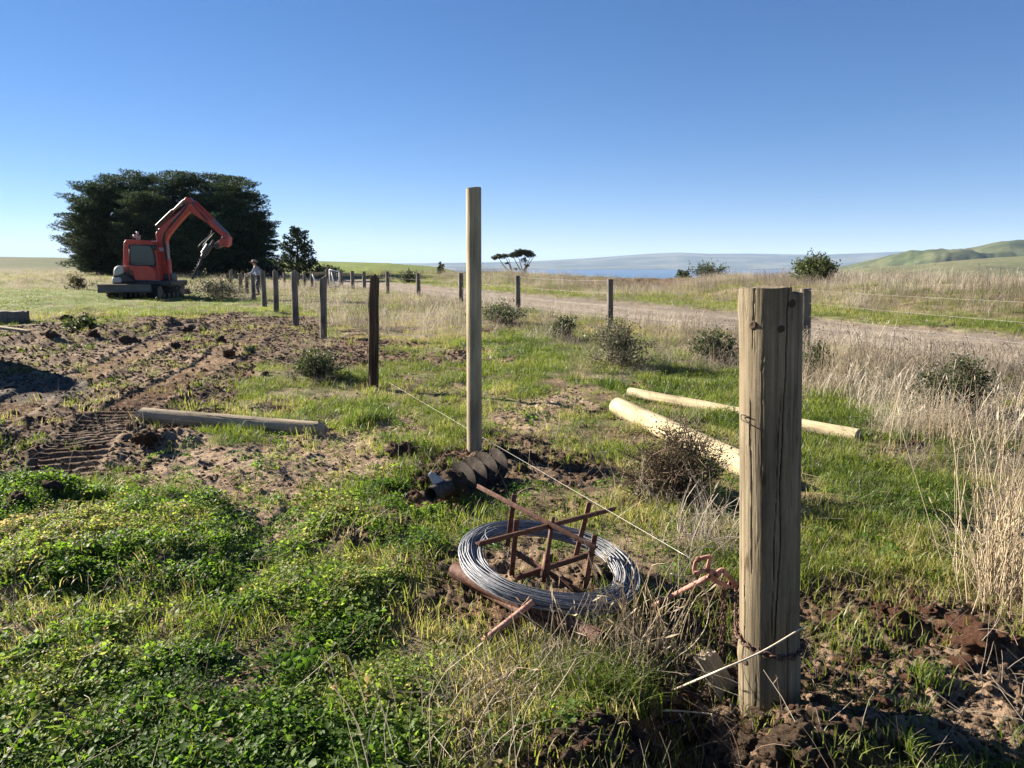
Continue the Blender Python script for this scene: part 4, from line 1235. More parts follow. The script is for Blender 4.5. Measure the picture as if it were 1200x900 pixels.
# ---- auger bit
a0 = gh(503, 600); a1 = gh(580, 561)
ax0 = np.array([a0[0], a0[1], .100]); ax1 = np.array([a1[0], a1[1], .095])
ax0[2] += float(H(ax0[0], ax0[1])); ax1[2] += float(H(ax1[0], ax1[1]))
ax0 = on_plane(505, 587, ax0, np.array([0, -1., .0])); ax0[2] = max(ax0[2], .10)
d = ax1 - ax0; AL = np.linalg.norm(d); d /= AL
e1 = np.cross(d, [0, 0, 1.]); e1 /= np.linalg.norm(e1); e2 = np.cross(e1, d)
aug = thing("auger", "muddy steel auger lying by the tall pale post, hollow shaft towards the viewer", "auger", ax0)
def AX(s, r, a): return ax0 + d * s + r * (math.cos(a) * e1 + math.sin(a) * e2)
mm = MB()
mm.tube([ax0 + d * t for t in np.linspace(0, AL, 8)], .047, 24, cap=False); mm.tube([ax0 + d * t for t in np.linspace(0, .3, 8)], .038, 24, cap=False)
mm.q.append(np.array([(j, (j + 1) % 24, 192 + (j + 1) % 24, 192 + j) for j in range(24)])); mm.ng.append(list(range(192 + 7 * 24, 192 + 8 * 24)))
so = child(mm.build("shaft", dark_iron), aug); auto_smooth(so)
mm = MB(); n = 110; V = []
turns = 4.0; s0 = .24; pitch = (AL - s0) / turns
for k in range(n + 1):
    a = turns * 2 * math.pi * k / n + 1.9; s = s0 + (AL - s0) * k / n
    ro = .124 * (1 if k > 4 else .6 + .1 * k)
    for th, rr in ((-.005, .045), (-.004, ro), (.004, ro), (.005, .045)): V.append(AX(s + th, rr, a))
Q = [(k * 4 + j, k * 4 + (j + 1) % 4, (k + 1) * 4 + (j + 1) % 4, (k + 1) * 4 + j) for k in range(n) for j in range(4)]
mm.add(V, Q, ngons=[[0, 1, 2, 3], [n * 4 + 3, n * 4 + 2, n * 4 + 1, n * 4]])
fo = child(mm.build("flight", dark_iron), aug); auto_smooth(fo)
mm = MB(); p = [AX(.06, .046, 2.0), AX(.20, .046, 2.0), AX(.10, .13, 2.05), AX(.06, .12, 2.05)]
mm.prism(p, e1 * .008); child(mm.build("lug", plain_mat("worn_steel", (.42, .38, .33), .5, .5, .3, .3, 60, .2), bevel=.001), aug)
cl = rock_mesh(91, 4, .28, 1.0); cl.materials.clear(); cl.materials.append(soil_m)
co = bpy.data.objects.new("stuck_clay", cl); COL.objects.link(co)
cc = ax0 + d * (s0 + .03)
Mx = Matrix((Vector(e1), Vector(d), Vector(e2))).transposed().to_4x4() @ Matrix.Diagonal((.108, .060, .105, 1)); Mx.translation = Vector(cc - e2 * .01)
co.matrix_world = Mx; auto_smooth(co, 60)
co.parent = aug; co.matrix_parent_inverse = aug.matrix_basis.inverted()

# ---- single clods big enough to see
CL = [rock_mesh(s + 40, 4, .45, .8, .10) for s in range(5)]
for me in CL: me.polygons.foreach_set("use_smooth", np.ones(len(me.polygons), bool))
def clods(L, mat, label, group, sd):
    g = np.random.default_rng(sd)
    S5 = []
    for me in CL:
        c5 = me.copy(); c5.materials.clear(); c5.materials.append(mat); S5.append(c5)
    for (u, v, w, *own) in L:
        p = gh(u, v); dist = p[1] * cP + CAMZ * sP; s = w * dist / FPX / 2
        me = S5[g.integers(0, 5)]
        o = bpy.data.objects.new("soil_clod", me); COL.objects.link(o)
        o.location = (p[0], p[1], p[2] + s * .35); o.rotation_euler = (g.uniform(-.4, .4), g.uniform(-.4, .4), g.uniform(0, 6))
        o.scale = (s * g.uniform(.9, 1.2), s * g.uniform(.8, 1.1), s * g.uniform(.75, 1.05))
        tag(o, own[0] if own else label, "soil clod", group)
clods([(888, 852, 34), (878, 873, 26), (935, 868, 46, "biggest lump of loose soil, right in front of the thick post's foot"), (965, 852, 36), (995, 866, 30), (910, 888, 48), (950, 893, 40), (985, 888, 26), (1010, 852, 22), (870, 895, 26)], soil_m,
      "lump of loose soil heaped against the foot of the thick post", "soil lumps at the thick post's foot", 1)
clods([(1035, 718, 24), (1052, 726, 26), (1062, 714, 16), (1128, 742, 34), (1148, 756, 38, "largest red clay lump, at the lip of the small dark hole under the tall straw"), (1112, 758, 20), (1170, 752, 22), (978, 728, 24), (1128, 782, 24), (1188, 752, 18), (1090, 720, 16)], red_m,
      "red clay lump around the small dark hole under the straw at the picture's edge", "red clay lumps around the small hole", 2)
clods([(655, 868, 22), (680, 858, 24), (705, 846, 30, "largest brown earth lump in the heap, tucked under the green tuft"), (725, 858, 26), (748, 868, 24), (640, 886, 26), (668, 892, 30), (700, 880, 24), (735, 888, 26), (765, 885, 20), (690, 868, 16), (715, 895, 22), (625, 893, 16)], soil_m,
      "brown earth lump in the heap at the dark hole's edge, below the green tuft", "earth lumps below the green tuft", 3)
clods([(470, 534, 28, "dark clod standing alone in the grass beyond the auger's open end"), (600, 535, 16), (622, 540, 14), (640, 536, 18), (585, 528, 16), (650, 548, 14), (575, 538, 14), (612, 552, 16), (535, 545, 14), (515, 558, 16), (495, 565, 12), (545, 600, 16), (566, 592, 14), (585, 580, 16), (525, 606, 12), (598, 572, 12)], soil_m,
      "dark clod in the fresh soil around the foot of the tall pale post", "clods around the tall pale post", 4)
clods([(222, 389, 14, "dark clod standing up alone on the churned soil in front of the excavator"), (268, 418, 18, "wide flat brown clod on the churned soil, nearest the low rounded green bush"), (172, 520, 30, "big root bound brown clod just in front of the old grey log"), (100, 480, 12), (62, 575, 22), (20, 592, 26), (45, 560, 16), (258, 400, 10), (205, 408, 14), (78, 376, 14), (110, 395, 14), (150, 402, 16), (60, 396, 16), (240, 438, 12), (310, 440, 10), (120, 560, 12)], soil_m,
      "brown clod lying on the soil churned by the excavator's tracks", "clods on the churned soil", 5)
clods([(832, 668, 0.01)], stone_m, "x", "x", 6) if False else None

# ------------------------------------------------------------------ excavator
def paint_mat(name, c, rough=.45):
    m, nt, out = nodes(name)
    v = coords(nt)
    n = noise_tex(nt, 3.0, 6, .65, v); n2 = noise_tex(nt, 22, 4, .7, v)
    col = ramp(nt, n, [(.3, tuple(x * .75 for x in c)), (.55, c), (.75, tuple(min(1, x * 1.15 + .015) for x in c))])
    dust = ramp(nt, n2, [(.52, (0, 0, 0)), (.72, (1, 1, 1))])
    sc = N(nt, "ShaderNodeMath", operation='MULTIPLY'); sc.inputs[1].default_value = .35
    nt.links.new(dust, sc.inputs[0])
    col = mixc(nt, sc.outputs[0], col, (.20, .15, .11))
    bsdf(nt, out, col, rough, .4, 0, n2, .08, .01)
    return m
orange = paint_mat("orange_red_paint", (.48, .062, .040))
black_p = paint_mat("black_paint", (.030, .030, .032), .5)
grey_p = paint_mat("pale_grey_paint", (.42, .40, .38), .5)
blade_m = paint_mat("worn_dark_steel", (.085, .080, .078), .5)
rubber = plain_mat("rubber", (.022, .021, .021), .8, .2, 0, .4, 10, .3)
glass_m, _nt, _out = nodes("dark_glass")
bsdf(_nt, _out, (.035, .055, .055), .12, .5)
chrome = plain_mat("steel_rod", (.22, .22, .22), .4, .5, .7, .1)

XB = gh(165, 351); XY0 = float(XB[1])
exc = thing("excavator", "orange red tracked mini excavator with its arm raised and a drill hanging from it", "excavator", XB)
def E(zx, zy, dy=0.0): return at(100 + zx / 6., 220 + zy / 6., XY0 + dy)
def eprism(name, poly, d0, d1, mat, par=exc, bevel=.03):
    P = np.array([E(x, y, d0) for x, y in poly]); mm = MB(); mm.prism(P[::-1], (0, d1 - d0, 0))
    o = mm.build(name, mat, bevel=bevel); auto_smooth(o, 35)
    o.parent = par; o.matrix_parent_inverse = par.matrix_world.inverted() if par.parent else par.matrix_basis.inverted()
    return o
bpy.context.view_layer.update()
# undercarriage: two tracks running away from the viewer, dozer blade towards the viewer
xl = E(125, 790)[0]; xr = E(470, 790)[0]; gz = float(XB[2]) - .02
def track(x0, x1):
    yc0, yc1, rr = XY0 + .42, XY0 + 2.5, .29
    def prof(r_):
        P = []
        for a in np.linspace(-math.pi / 2, -3 * math.pi / 2, 9): P.append((yc0 + .02 + r_ * math.cos(a), gz + .29 + r_ * math.sin(a)))
        for a in np.linspace(math.pi / 2, -math.pi / 2, 9): P.append((yc1 + r_ * math.cos(a), gz + .29 + r_ * math.sin(a)))
        return P
    mm = MB(); mm.prism([(x0, y, z) for y, z in prof(rr - .02)], (x1 - x0, 0, 0))
    o = mm.build("track", rubber); child(o, exc)
    pr = np.array(prof(rr - .01)); pr = np.vstack([pr, pr[:1]]); ds = np.concatenate([[0], np.cumsum(np.linalg.norm(np.diff(pr, axis=0), axis=1))])
    lug = MB()
    c = pr[:-1].mean(0)
    for s in np.arange(0, ds[-1], .145):
        y = np.interp(s, ds, pr[:, 0]); z = np.interp(s, ds, pr[:, 1]); y2 = np.interp(s + .06, ds, pr[:, 0]); z2 = np.interp(s + .06, ds, pr[:, 1])
        a = np.array([x0 - .006, y, z]); b = np.array([x0 - .006, y2, z2]); nrm = np.array([0, -(z2 - z), (y2 - y)]); nrm = nrm / np.linalg.norm(nrm)
        if np.dot(nrm[1:], (np.array([y, z]) - c)) < 0: nrm = -nrm
        lug.prism([a - nrm * .015, b - nrm * .015, b + nrm * .035, a + nrm * .035], (x1 - x0 + .012, 0, 0))
    lo = lug.build("tread", rubber); lo['kind'] = 'stuff'; lo.parent = o
    mm = MB()
    for (y, z, r_) in [(yc0 + .02, gz + .29, .23), (yc1, gz + .29, .24)]:
        wh = MB(); wh.tube([(x0 - .02, y, z), (x1 + .02, y, z)], r_, 20); w = wh.build("sprocket", blade_m); auto_smooth(w); w.parent = o
    for k in range(4):
        y = yc0 + .38 + k * .42
        wh = MB(); wh.tube([(x0 - .015, y, gz + .13), (x1 + .015, y, gz + .13)], .09, 14); w = wh.build("roller", blade_m); auto_smooth(w); w.parent = o
    fr = MB(); fr.box((x0 + .05, yc0, gz + .20), (x1 - .05, yc1, gz + .42)); w = fr.build("track_frame", blade_m); w.parent = o
wt = .42
track(xl + .05, xl + .05 + wt); track(xr + .12 - wt, xr + .12)
fr = MB(); fr.box((xl + .4, XY0 + .7, gz + .35), (xr - .25, XY0 + 2.2, gz + .66)); child(fr.build("chassis", black_p, bevel=.03), exc)
# blade with a curved face
bl = MB(); bx0, bx1 = E(82, 700)[0], E(457, 700)[0]; zt, zb = E(82, 678)[2], E(82, 741)[2]
prof = [(0.05, zb), (-.01, zb + .06), (.04, (zb + zt) / 2), (.0, zt - .02), (.03, zt), (.10, zt), (.12, (zb + zt) / 2), (.10, zb)]
bl.prism([(bx0, XY0 + y, z) for y, z in prof], (bx1 - bx0, 0, 0)); b_o = bl.build("dozer_blade", blade_m); child(b_o, exc); auto_smooth(b_o, 50)
for sx in (.30, .70):
    ba = MB(); x = bx0 + (bx1 - bx0) * sx; ba.bar((x, XY0 + .11, (zb + zt) / 2), (x, XY0 + .95, gz + .48), .12, .16); child(ba.build("blade_arm", blade_m, bevel=.01), exc)
# house
eprism("turntable", [(185, 660), (600, 655), (600, 695), (200, 690)], .55, 2.15, black_p)
eprism("counterweight", [(190, 632), (192, 590), (198, 566), (215, 552), (262, 547), (280, 600), (330, 640), (350, 668), (190, 668)], .40, 2.2, black_p, bevel=.08)
eprism("rear_hood", [(197, 622), (197, 580), (205, 560), (222, 549), (262, 546), (268, 600), (240, 612)], .36, 2.22, grey_p, bevel=.05)
eprism("rear_bumper", [(186, 632), (240, 628), (255, 652), (250, 668), (186, 668)], .36, 2.24, grey_p, bevel=.04)
eprism("side_panel", [(264, 552), (300, 547), (440, 549), (470, 565), (488, 600), (496, 650), (352, 650), (344, 632), (300, 600), (270, 590)], .38, .80, orange, bevel=.02)
vent = MB()
for k in range(4):
    vent.prism([E(278 + k * 3, 574 + k * 11, .36), E(330 + k * 5, 586 + k * 12, .36), E(332 + k * 5, 592 + k * 12, .36), E(280 + k * 3, 580 + k * 11, .36)], (0, .03, 0))
child(vent.build("side_vent", black_p), exc)
cab = eprism("cab", [(262, 556), (268, 385), (278, 370), (300, 366), (455, 374), (472, 382), (496, 470), (520, 600), (524, 652), (490, 652), (470, 560), (330, 556)], .62, 1.75, orange, bevel=.025)
eprism("window", [(314, 408), (458, 410), (480, 470), (488, 543), (320, 543)], .595, .63, glass_m, bevel=.0)
def strip(pts, w, dy, name, mat, par=exc, th=.04):
    mm = MB()
    for a, b in zip(pts[:-1], pts[1:]): mm.bar(E(*a, dy), E(*b, dy), w, th, (0, -1, 0))
    return child(mm.build(name, mat), par)
strip([(310, 403), (461, 405), (485, 470), (493, 548), (316, 548), (310, 403)], .05, .60, "window_seal", black_p)
eprism("roof_panel", [(275, 372), (285, 364), (455, 371), (470, 380), (460, 384), (282, 378)], .58, 1.79, orange, bevel=.02)
eprism("windscreen", [(474, 390), (480, 390), (517, 590), (510, 590)], .72, 1.65, glass_m, bevel=.0)
wk = MB(); wk.tube([E(362, 366, 1.0), E(362, 322, 1.0)], .02, 6); wk.tube([E(366, 330, 1.0), E(366, 308, 1.0)], .05, 8); wk.tube([E(345, 352, 1.0), E(345, 330, 1.0)], .055, 8); wk.tube([E(380, 368, 1.0), E(380, 335, 1.0)], .045, 8)
child(wk.build("beacon", grey_p), exc)
# boom, arm
eprism("swing_bracket", [(540, 610), (600, 600), (612, 640), (605, 690), (545, 692), (525, 650)], .95, 1.45, black_p)
boom = eprism("boom", [(1.175 * x - 180, 1.175 * y - 54) for x, y in [(622, 640), (602, 560), (594, 450), (576, 355), (572, 318), (590, 290), (650, 236), (720, 182), (748, 152), (772, 158), (776, 184), (740, 222), (690, 280), (650, 330), (634, 365), (636, 440), (650, 540), (670, 610), (668, 640)]], 1.05, 1.36, orange, bevel=.03)
eprism("label_plate", [(517, 421), (550, 421), (550, 446), (517, 446)], 1.035, 1.052, grey_p, bevel=0)
arm = eprism("arm", [(1.175 * x - 180, 1.175 * y - 54) for x, y in [(738, 118), (754, 100), (774, 103), (800, 132), (880, 214), (960, 296), (1004, 326), (1010, 350), (988, 350), (956, 326), (876, 256), (800, 204), (772, 168), (748, 142)]], 1.06, 1.35, orange, bevel=.03)
def cyl(name, a, b, dy, r0, r1, split=.55):
    A, B = E(*a, dy), E(*b, dy); C = A + (B - A) * split
    mm = MB(); mm.tube([A, C], r0, 12); o = mm.build(name, orange if name != "arm_ram" else black_p); child(o, exc); auto_smooth(o)
    mm = MB(); mm.tube([C, B], r1, 10); o2 = mm.build("ram_rod", chrome); auto_smooth(o2); o2.parent = o
    return o
cyl("boom_ram", (598, 664), (574, 395), 1.00, .06, .035, .6); cyl("boom_ram", (606, 664), (582, 395), 1.40, .06, .035, .6)
cyl("arm_ram", (502, 271), (692, 88), 1.20, .075, .042, .6)
cyl("bucket_ram", (772, 96), (1006, 322), 1.20, .055, .04, .55)
hs = MB()
for k in range(3):
    hs.tube(spline([E(600, 650, 1.03 + k * .03), E(572 - k * 5, 480, 1.02), E(556 - k * 4, 340, 1.02), E(600 + k * 6, 255, 1.03), E(680 + k * 5, 165, 1.03), E(735, 105, 1.04), E(800, 170, 1.04), E(885, 285, 1.05)], 40), .016, 6)
child(hs.build("hose", black_p, smooth=True), exc)
hs = MB(); hs.tube(spline([E(890, 300, 1.1), E(875, 340, 1.05), E(815, 390, 1.05), E(795, 425, 1.05), E(825, 440, 1.1)], 24), .018, 6); hs.tube(spline([E(905, 320, 1.2), E(860, 370, 1.2), E(828, 405, 1.2), E(838, 432, 1.2)], 24), .018, 6)
child(hs.build("hose", black_p, smooth=True), exc)
eprism("bucket_link", [(985, 330), (1008, 348), (1004, 400), (985, 418), (965, 410), (940, 415), (930, 380), (960, 345)], 1.00, 1.42, orange, bevel=.02)
eprism("hitch", [(925, 380), (950, 360), (952, 410), (925, 425), (905, 428), (900, 400)], 1.02, 1.40, black_p)
dm = MB(); dm.tube([E(900, 370, 1.2), E(885, 400, 1.2), E(870, 415, 1.2)], .05, 8); dm.tube([E(872, 405, 1.2), E(835, 465, 1.2)], .14, 14); dm.tube([E(838, 460, 1.2), E(826, 486, 1.2)], .09, 12)
o = dm.build("drill_motor", blade_m); child(o, exc); auto_smooth(o)
A, B = E(826, 484, 1.2), E(748, 640, 1.2)
dm = MB(); dm.tube([A, B], .03, 8); L = np.linalg.norm(B - A); d_ = (B - A) / L; e_ = np.cross(d_, [0, 1., 0]); f_ = np.cross(d_, e_)
V = []; n = 90
for k in range(n + 1):
    a = 7 * 2 * math.pi * k / n; c = A + d_ * (L * (.10 + .9 * k / n)); w = .085
    V += [c + (math.cos(a) * e_ + math.sin(a) * f_) * .02 - d_ * .005, c + (math.cos(a) * e_ + math.sin(a) * f_) * w - d_ * .004, c + (math.cos(a) * e_ + math.sin(a) * f_) * w + d_ * .004, c + (math.cos(a) * e_ + math.sin(a) * f_) * .02 + d_ * .005]
dm.add(V, [(k * 4 + j, k * 4 + (j + 1) % 4, (k + 1) * 4 + (j + 1) % 4, (k + 1) * 4 + j) for k in range(n) for j in range(4)])
child(dm.build("drill", black_p), exc)
# pins, decals and grime marks on the arm
for (x, y, r_) in ((717, 104, .07), (560, 650, .07), (985, 352, .06), (520, 300, .05), (770, 108, .045), (985, 400, .045)):
    pm = MB(); c = E(x, y, 1.2); pm.tube([c + np.array([0, -.21, 0]), c + np.array([0, .21, 0])], r_, 14); o = pm.build("pin", blade_m); child(o, exc); auto_smooth(o)
eprism("decal_stripe", [(606, 236), (668, 170), (672, 176), (610, 242)], 1.040, 1.049, grey_p, bevel=0)
eprism("decal_stripe", [(806, 166), (866, 226), (862, 232), (802, 172)], 1.050, 1.059, black_p, bevel=0)
eprism("door_seam", [(300, 640), (306, 640), (306, 556), (300, 556)], .372, .379, black_p, bevel=0)
gr_ = MB()
for k in range(2): gr_.tube([E(300 + k * 30, 545, .56), E(300 + k * 30, 520, .56)], .012, 6)
child(gr_.build("grab_handle", black_p, smooth=True), exc)
mr = MB(); mr.bar(E(486, 400, .5), E(486, 440, .5), .16, .05, (0, -1, 0)); mr.tube([E(478, 420, .6), E(486, 420, .5)], .015, 6); child(mr.build("mirror", black_p), exc)
# pale timbers lying behind the tracks
tb = MB(); A = E(470, 712, 3.0); B = E(735, 730, 3.4); tb.bar(A, B, .35, .22); o = tb.build("timber_baulk", grey_wood, bevel=.02); recenter(o, (A + B) / 2)
tag(o, "grey timber baulk lying on the grass behind the excavator's tracks", "timber")

# ------------------------------------------------------------------ person by the posts
PB = gh(304, 346); PS = 40.0 * (PB[1] * cP) / FPX / 1.75    # scale from the picture
HT_P = 1.75 * PS
per_skin = plain_mat("skin", (.42, .25, .18), .6, .3, 0, .08)
shirt_m = plain_mat("blue_grey_shirt", (.30, .36, .43), .85, .1, 0, .15, 20, .2)
trou_m = plain_mat("dark_blue_trousers", (.055, .065, .095), .85, .1, 0, .2, 20, .2)
hat_m = plain_mat("straw_hat", (.36, .27, .21), .85, .1, 0, .15, 40, .2)
boot_m = plain_mat("brown_boots", (.06, .04, .03), .7, .3)
def skin_obj(name, pts, edges, rad, mat, parent, sub=2, root=0):
    me = bpy.data.meshes.new(name); me.from_pydata([tuple(p) for p in pts], edges, [])
    o = link(name, me, None)
    s = o.modifiers.new("skin", 'SKIN'); s.use_smooth_shade = True
    for i, r_ in enumerate(rad):
        v = me.skin_vertices[0].data[i]; v.radius = (r_ if np.ndim(r_) else (r_, r_)) if not np.ndim(r_) else tuple(r_); v.use_root = (i == root)
    m = o.modifiers.new("sub", 'SUBSURF'); m.levels = sub; m.render_levels = sub
    me.materials.append(mat); o.parent = parent
    return o
person = thing("person", "person in a wide hat, blue grey shirt and dark trousers leaning over an old post", "person", PB, None, R(180))
person.scale = (PS,) * 3
# local frame of the figure: faces local +x (turned to picture left by the 180 degrees), z up, 1.75 m tall
pts = [(0, 0, .95), (.02, 0, 1.12), (.07, 0, 1.32), (.12, 0, 1.44), (.15, 0, 1.52), (.18, 0, 1.62), (.20, 0, 1.70),
       (.09, .19, 1.40), (.22, .24, 1.16), (.44, .20, 1.10), (.52, .19, 1.10), (.09, -.19, 1.40), (.20, -.24, 1.15), (.42, -.20, 1.06), (.50, -.19, 1.05),
       (.0, .10, .90), (.06, .12, .50), (-.02, .12, .09), (.12, .13, .04), (-.02, -.10, .90), (-.02, -.12, .50), (-.16, -.12, .09), (-.02, -.13, .04)]
ed = [(0, 1), (1, 2), (2, 3), (3, 4), (4, 5), (5, 6), (3, 7), (7, 8), (8, 9), (9, 10), (3, 11), (11, 12), (12, 13), (13, 14), (0, 15), (15, 16), (16, 17), (17, 18), (0, 19), (19, 20), (20, 21), (21, 22)]
ra = [.13, .125, .135, .10, .052, .092, .075, .065, .046, .034, .030, .065, .046, .034, .030, .09, .062, .042, .038, .09, .062, .042, .038]
skin_obj("body", pts, ed, ra, per_skin, person)
tp_ = [0, 1, 2, 3, 7, 8, 9, 11, 12, 13]; mp = {a: i for i, a in enumerate(tp_)}
skin_obj("shirt", [pts[i] for i in tp_], [(mp[a], mp[b]) for a, b in ed if a in mp and b in mp], [.15, .148, .158, .118, .083, .064, .046, .083, .064, .046], shirt_m, person)
tp_ = [0, 15, 16, 17, 19, 20, 21]; mp = {a: i for i, a in enumerate(tp_)}
skin_obj("trousers", [pts[i] for i in tp_], [(mp[a], mp[b]) for a, b in ed if a in mp and b in mp], [.150, .110, .082, .070, .110, .082, .070], trou_m, person)
for k in (17, 21):
    a = np.array(pts[k]); b = np.array(pts[k + 1])
    skin_obj("boot", [a + [0, 0, .08], a + [0, 0, -.03], b + [.05, 0, 0]], [(0, 1), (1, 2)], [.062, .06, .048], boot_m, person)
for k, s_ in ((10, 1), (14, -1)):
    w = np.array(pts[k]); P = [w]; E_ = []; Rr = [.030]
    for f in range(4):
        i = len(P); y = (f - 1.5) * .021; l = (.075, .085, .08, .065)[f]
        P += [w + [.055, y, -.005], w + [.055 + l * .6, y * 1.1, -.02 - .004 * f], w + [.055 + l * .85, y * 1.1, -.055 - .004 * f]]
        E_ += [(0, i), (i, i + 1), (i + 1, i + 2)]; Rr += [.013, .0095, .008]
    i = len(P); P += [w + [.02, s_ * .035, .0], w + [.06, s_ * .055, -.02], w + [.085, s_ * .05, -.035]]; E_ += [(0, i), (i, i + 1), (i + 1, i + 2)]; Rr += [.014, .011, .009]
    skin_obj("hand", P, E_, Rr, per_skin, person, 1)
def ell(name, c, s, mat, seg=20):
    bm = bmesh.new(); bmesh.ops.create_uvsphere(bm, u_segments=seg, v_segments=seg // 2 + 2, radius=1)
    for v in bm.verts: v.co = Vector((v.co.x * s[0] + c[0], v.co.y * s[1] + c[1], v.co.z * s[2] + c[2]))
    for f in bm.faces: f.smooth = True
    me = bpy.data.meshes.new(name); bm.to_mesh(me); bm.free(); me.materials.append(mat)
    o = link(name, me, None); o.parent = person
    return o
ell("nose", (.285, 0, 1.625), (.02, .016, .025), per_skin); ell("hair", (.165, 0, 1.67), (.095, .088, .085), boot_m)
for s_ in (-1, 1):
    ell("ear", (.18, s_ * .088, 1.63), (.02, .012, .03), per_skin); ell("eye", (.268, s_ * .034, 1.655), (.010, .012, .010), boot_m)
ell("mouth", (.262, 0, 1.575), (.012, .028, .006), shirt_m)
mm = MB(); c = np.array([.18, 0, 1.70]); rr = [.20, .205, .125, .115, .105, .06, .001]; zz = [-.025, -.015, .0, .05, .095, .115, .118]
V = []; 
for r_, z_ in zip(rr, zz):
    for j in range(24):
        a = j * math.pi / 12; V.append(c + [r_ * math.cos(a) * 1.08, r_ * math.sin(a), z_ - (.03 * abs(math.sin(a)) * -1 if r_ > .15 else 0) ])
mm.add(V, [(i * 24 + j, i * 24 + (j + 1) % 24, (i + 1) * 24 + (j + 1) % 24, (i + 1) * 24 + j) for i in range(6) for j in range(24)])
o = mm.build("hat", hat_m, smooth=True); o.parent = person

# ------------------------------------------------------------------ trees
bark = wood_mat("bark", (.045, .035, .028), (.085, .068, .055), (.14, .12, .10), .25, .95, .4, 1.0)
cyp_m = leaf_mat("cypress_leaves", [(.0, (.018, .034, .016)), (.4, (.038, .061, .028)), (.75, (.070, .096, .046)), (1, (.125, .148, .075))], .12, .7, .15)
pine_m = leaf_mat("pine_needles", [(.0, (.012, .022, .012)), (.5, (.025, .042, .022)), (1, (.06, .075, .035))], .12, .7, .15)
gum_m = leaf_mat("grey_green_leaves", [(.0, (.03, .04, .02)), (.5, (.055, .065, .032)), (1, (.11, .11, .06))], .15, .6, .2)
KITE_V = np.array([[0, 0, 0], [.26, .45, .05], [0, 1.0, -.03], [-.26, .5, -.04]])
KITE_T = [(0, 1, 2), (0, 2, 3)]
SPR_V = np.array([[0, 0, 0], [.35, .22, .03], [.30, .60, -.02], [.0, 1.0, .06], [-.28, .66, -.03], [-.38, .25, .04], [.62, .62, .05], [-.6, .7, .02]])
SPR_T = [(0, 1, 2), (0, 2, 3), (0, 3, 4), (0, 4, 5), (1, 6, 2), (4, 7, 5)]
def limb(mb, a, b, r0, r1, bend, rng, n=7, seg=6):
    m_ = (np.asarray(a) + np.asarray(b)) / 2 + np.asarray(bend) + rng.normal(0, .06, 3) * np.linalg.norm(np.asarray(b) - np.asarray(a))
    mb.tube(spline([a, m_, b], n), np.linspace(r0, r1, n), seg)

def cypress(u, vtop, wpx, vbase, Y, seed, label):
    """dark spreading cypress: layered pads of foliage on limbs that reach out to a domed outline"""
    g = np.random.default_rng(seed)
    B = at(u, vbase, Y); B[2] = float(H(B[0], B[1])); T = at(u, vtop, Y); Hh = T[2] - B[2]; Rr = wpx / 2 * (Y * cP) / FPX
    root = thing("cypress_tree", label, "tree", B, "dark cypresses in one clump")
    tr = MB(); lean = g.normal(0, .04, 2) * Hh
    P = spline([B + [0, 0, -.2], B + [lean[0] * .3, lean[1] * .3, Hh * .4], B + [lean[0], lean[1], Hh * .88]], 12)
    tr.tube(P, np.linspace(.55, .09, 12) * Rr / 3.5, 9)
    pads = []
    nl = 54
    for k in range(nl):
        t = .03 + .95 * (k + g.uniform(0, 1)) / nl
        a = k * 2.399 + g.uniform(-.5, .5)
        env = Rr * (max(0.0, 1 - (max(0, t - .30) / .72) ** 2.4)) ** .5 * (1 if t > .25 else .82 + .7 * t) * g.uniform(.87, 1.04)
        z0 = B[2] + Hh * max(.06, t - .14)
        c = np.array([np.interp(z0, P[:, 2], P[:, i]) for i in range(3)])
        tip = np.array([B[0] + lean[0] * t + env * math.cos(a), B[1] + lean[1] * t + env * math.sin(a), B[2] + Hh * t * g.uniform(.97, 1.02)])
        limb(tr, c, tip, .12 * Rr / 3.5 * (1.2 - t), .02, [0, 0, -.05 * env], g)
        for f in (.22, .45, .64, .80, .92, 1.0):
            if f < .6 and g.random() < .25: continue
            p = c + (tip - c) * f + g.normal(0, .18, 3) * [1, 1, .6]
            pads.append((p, (.62 + .38 * f) * g.uniform(.7, 1.25) * Rr / 3.4, a))
    child(tr.build("trunk", bark, smooth=True), root)
    cr = MB(); PP = []; MM = []
    for p, s, a in pads:
        n = int(230 * s)
        q = g.normal(0, 1, (n, 3)); q /= np.linalg.norm(q, axis=1)[:, None]; q *= g.uniform(.3, 1, (n, 1)) ** .5
        q = q * [s * 1.0, s * 1.0, s * .27]; q[:, 2] += .12 * np.abs(q[:, 0] + q[:, 1])
        PP.append(p + q)
        d = q + np.array([math.cos(a), math.sin(a), .22]) * s * .7; d /= np.linalg.norm(d, axis=1)[:, None]; d = d + g.normal(0, .28, (n, 3)); d[:, 2] += .08; d /= np.linalg.norm(d, axis=1)[:, None]
        up = g.normal(0, .38, (n, 3)) + [0, 0, 1]; x = np.cross(d, up); x /= np.linalg.norm(x, axis=1)[:, None]; z = np.cross(x, d)
        MM.append(np.stack([x, d, z], -1) * (g.uniform(.10, .24, n) * 1.0)[:, None, None])
    scatter_mesh(cr, KITE_V, [], KITE_T, np.concatenate(MM), np.concatenate(PP))
    child(cr.build("crown", cyp_m), root)
    return root
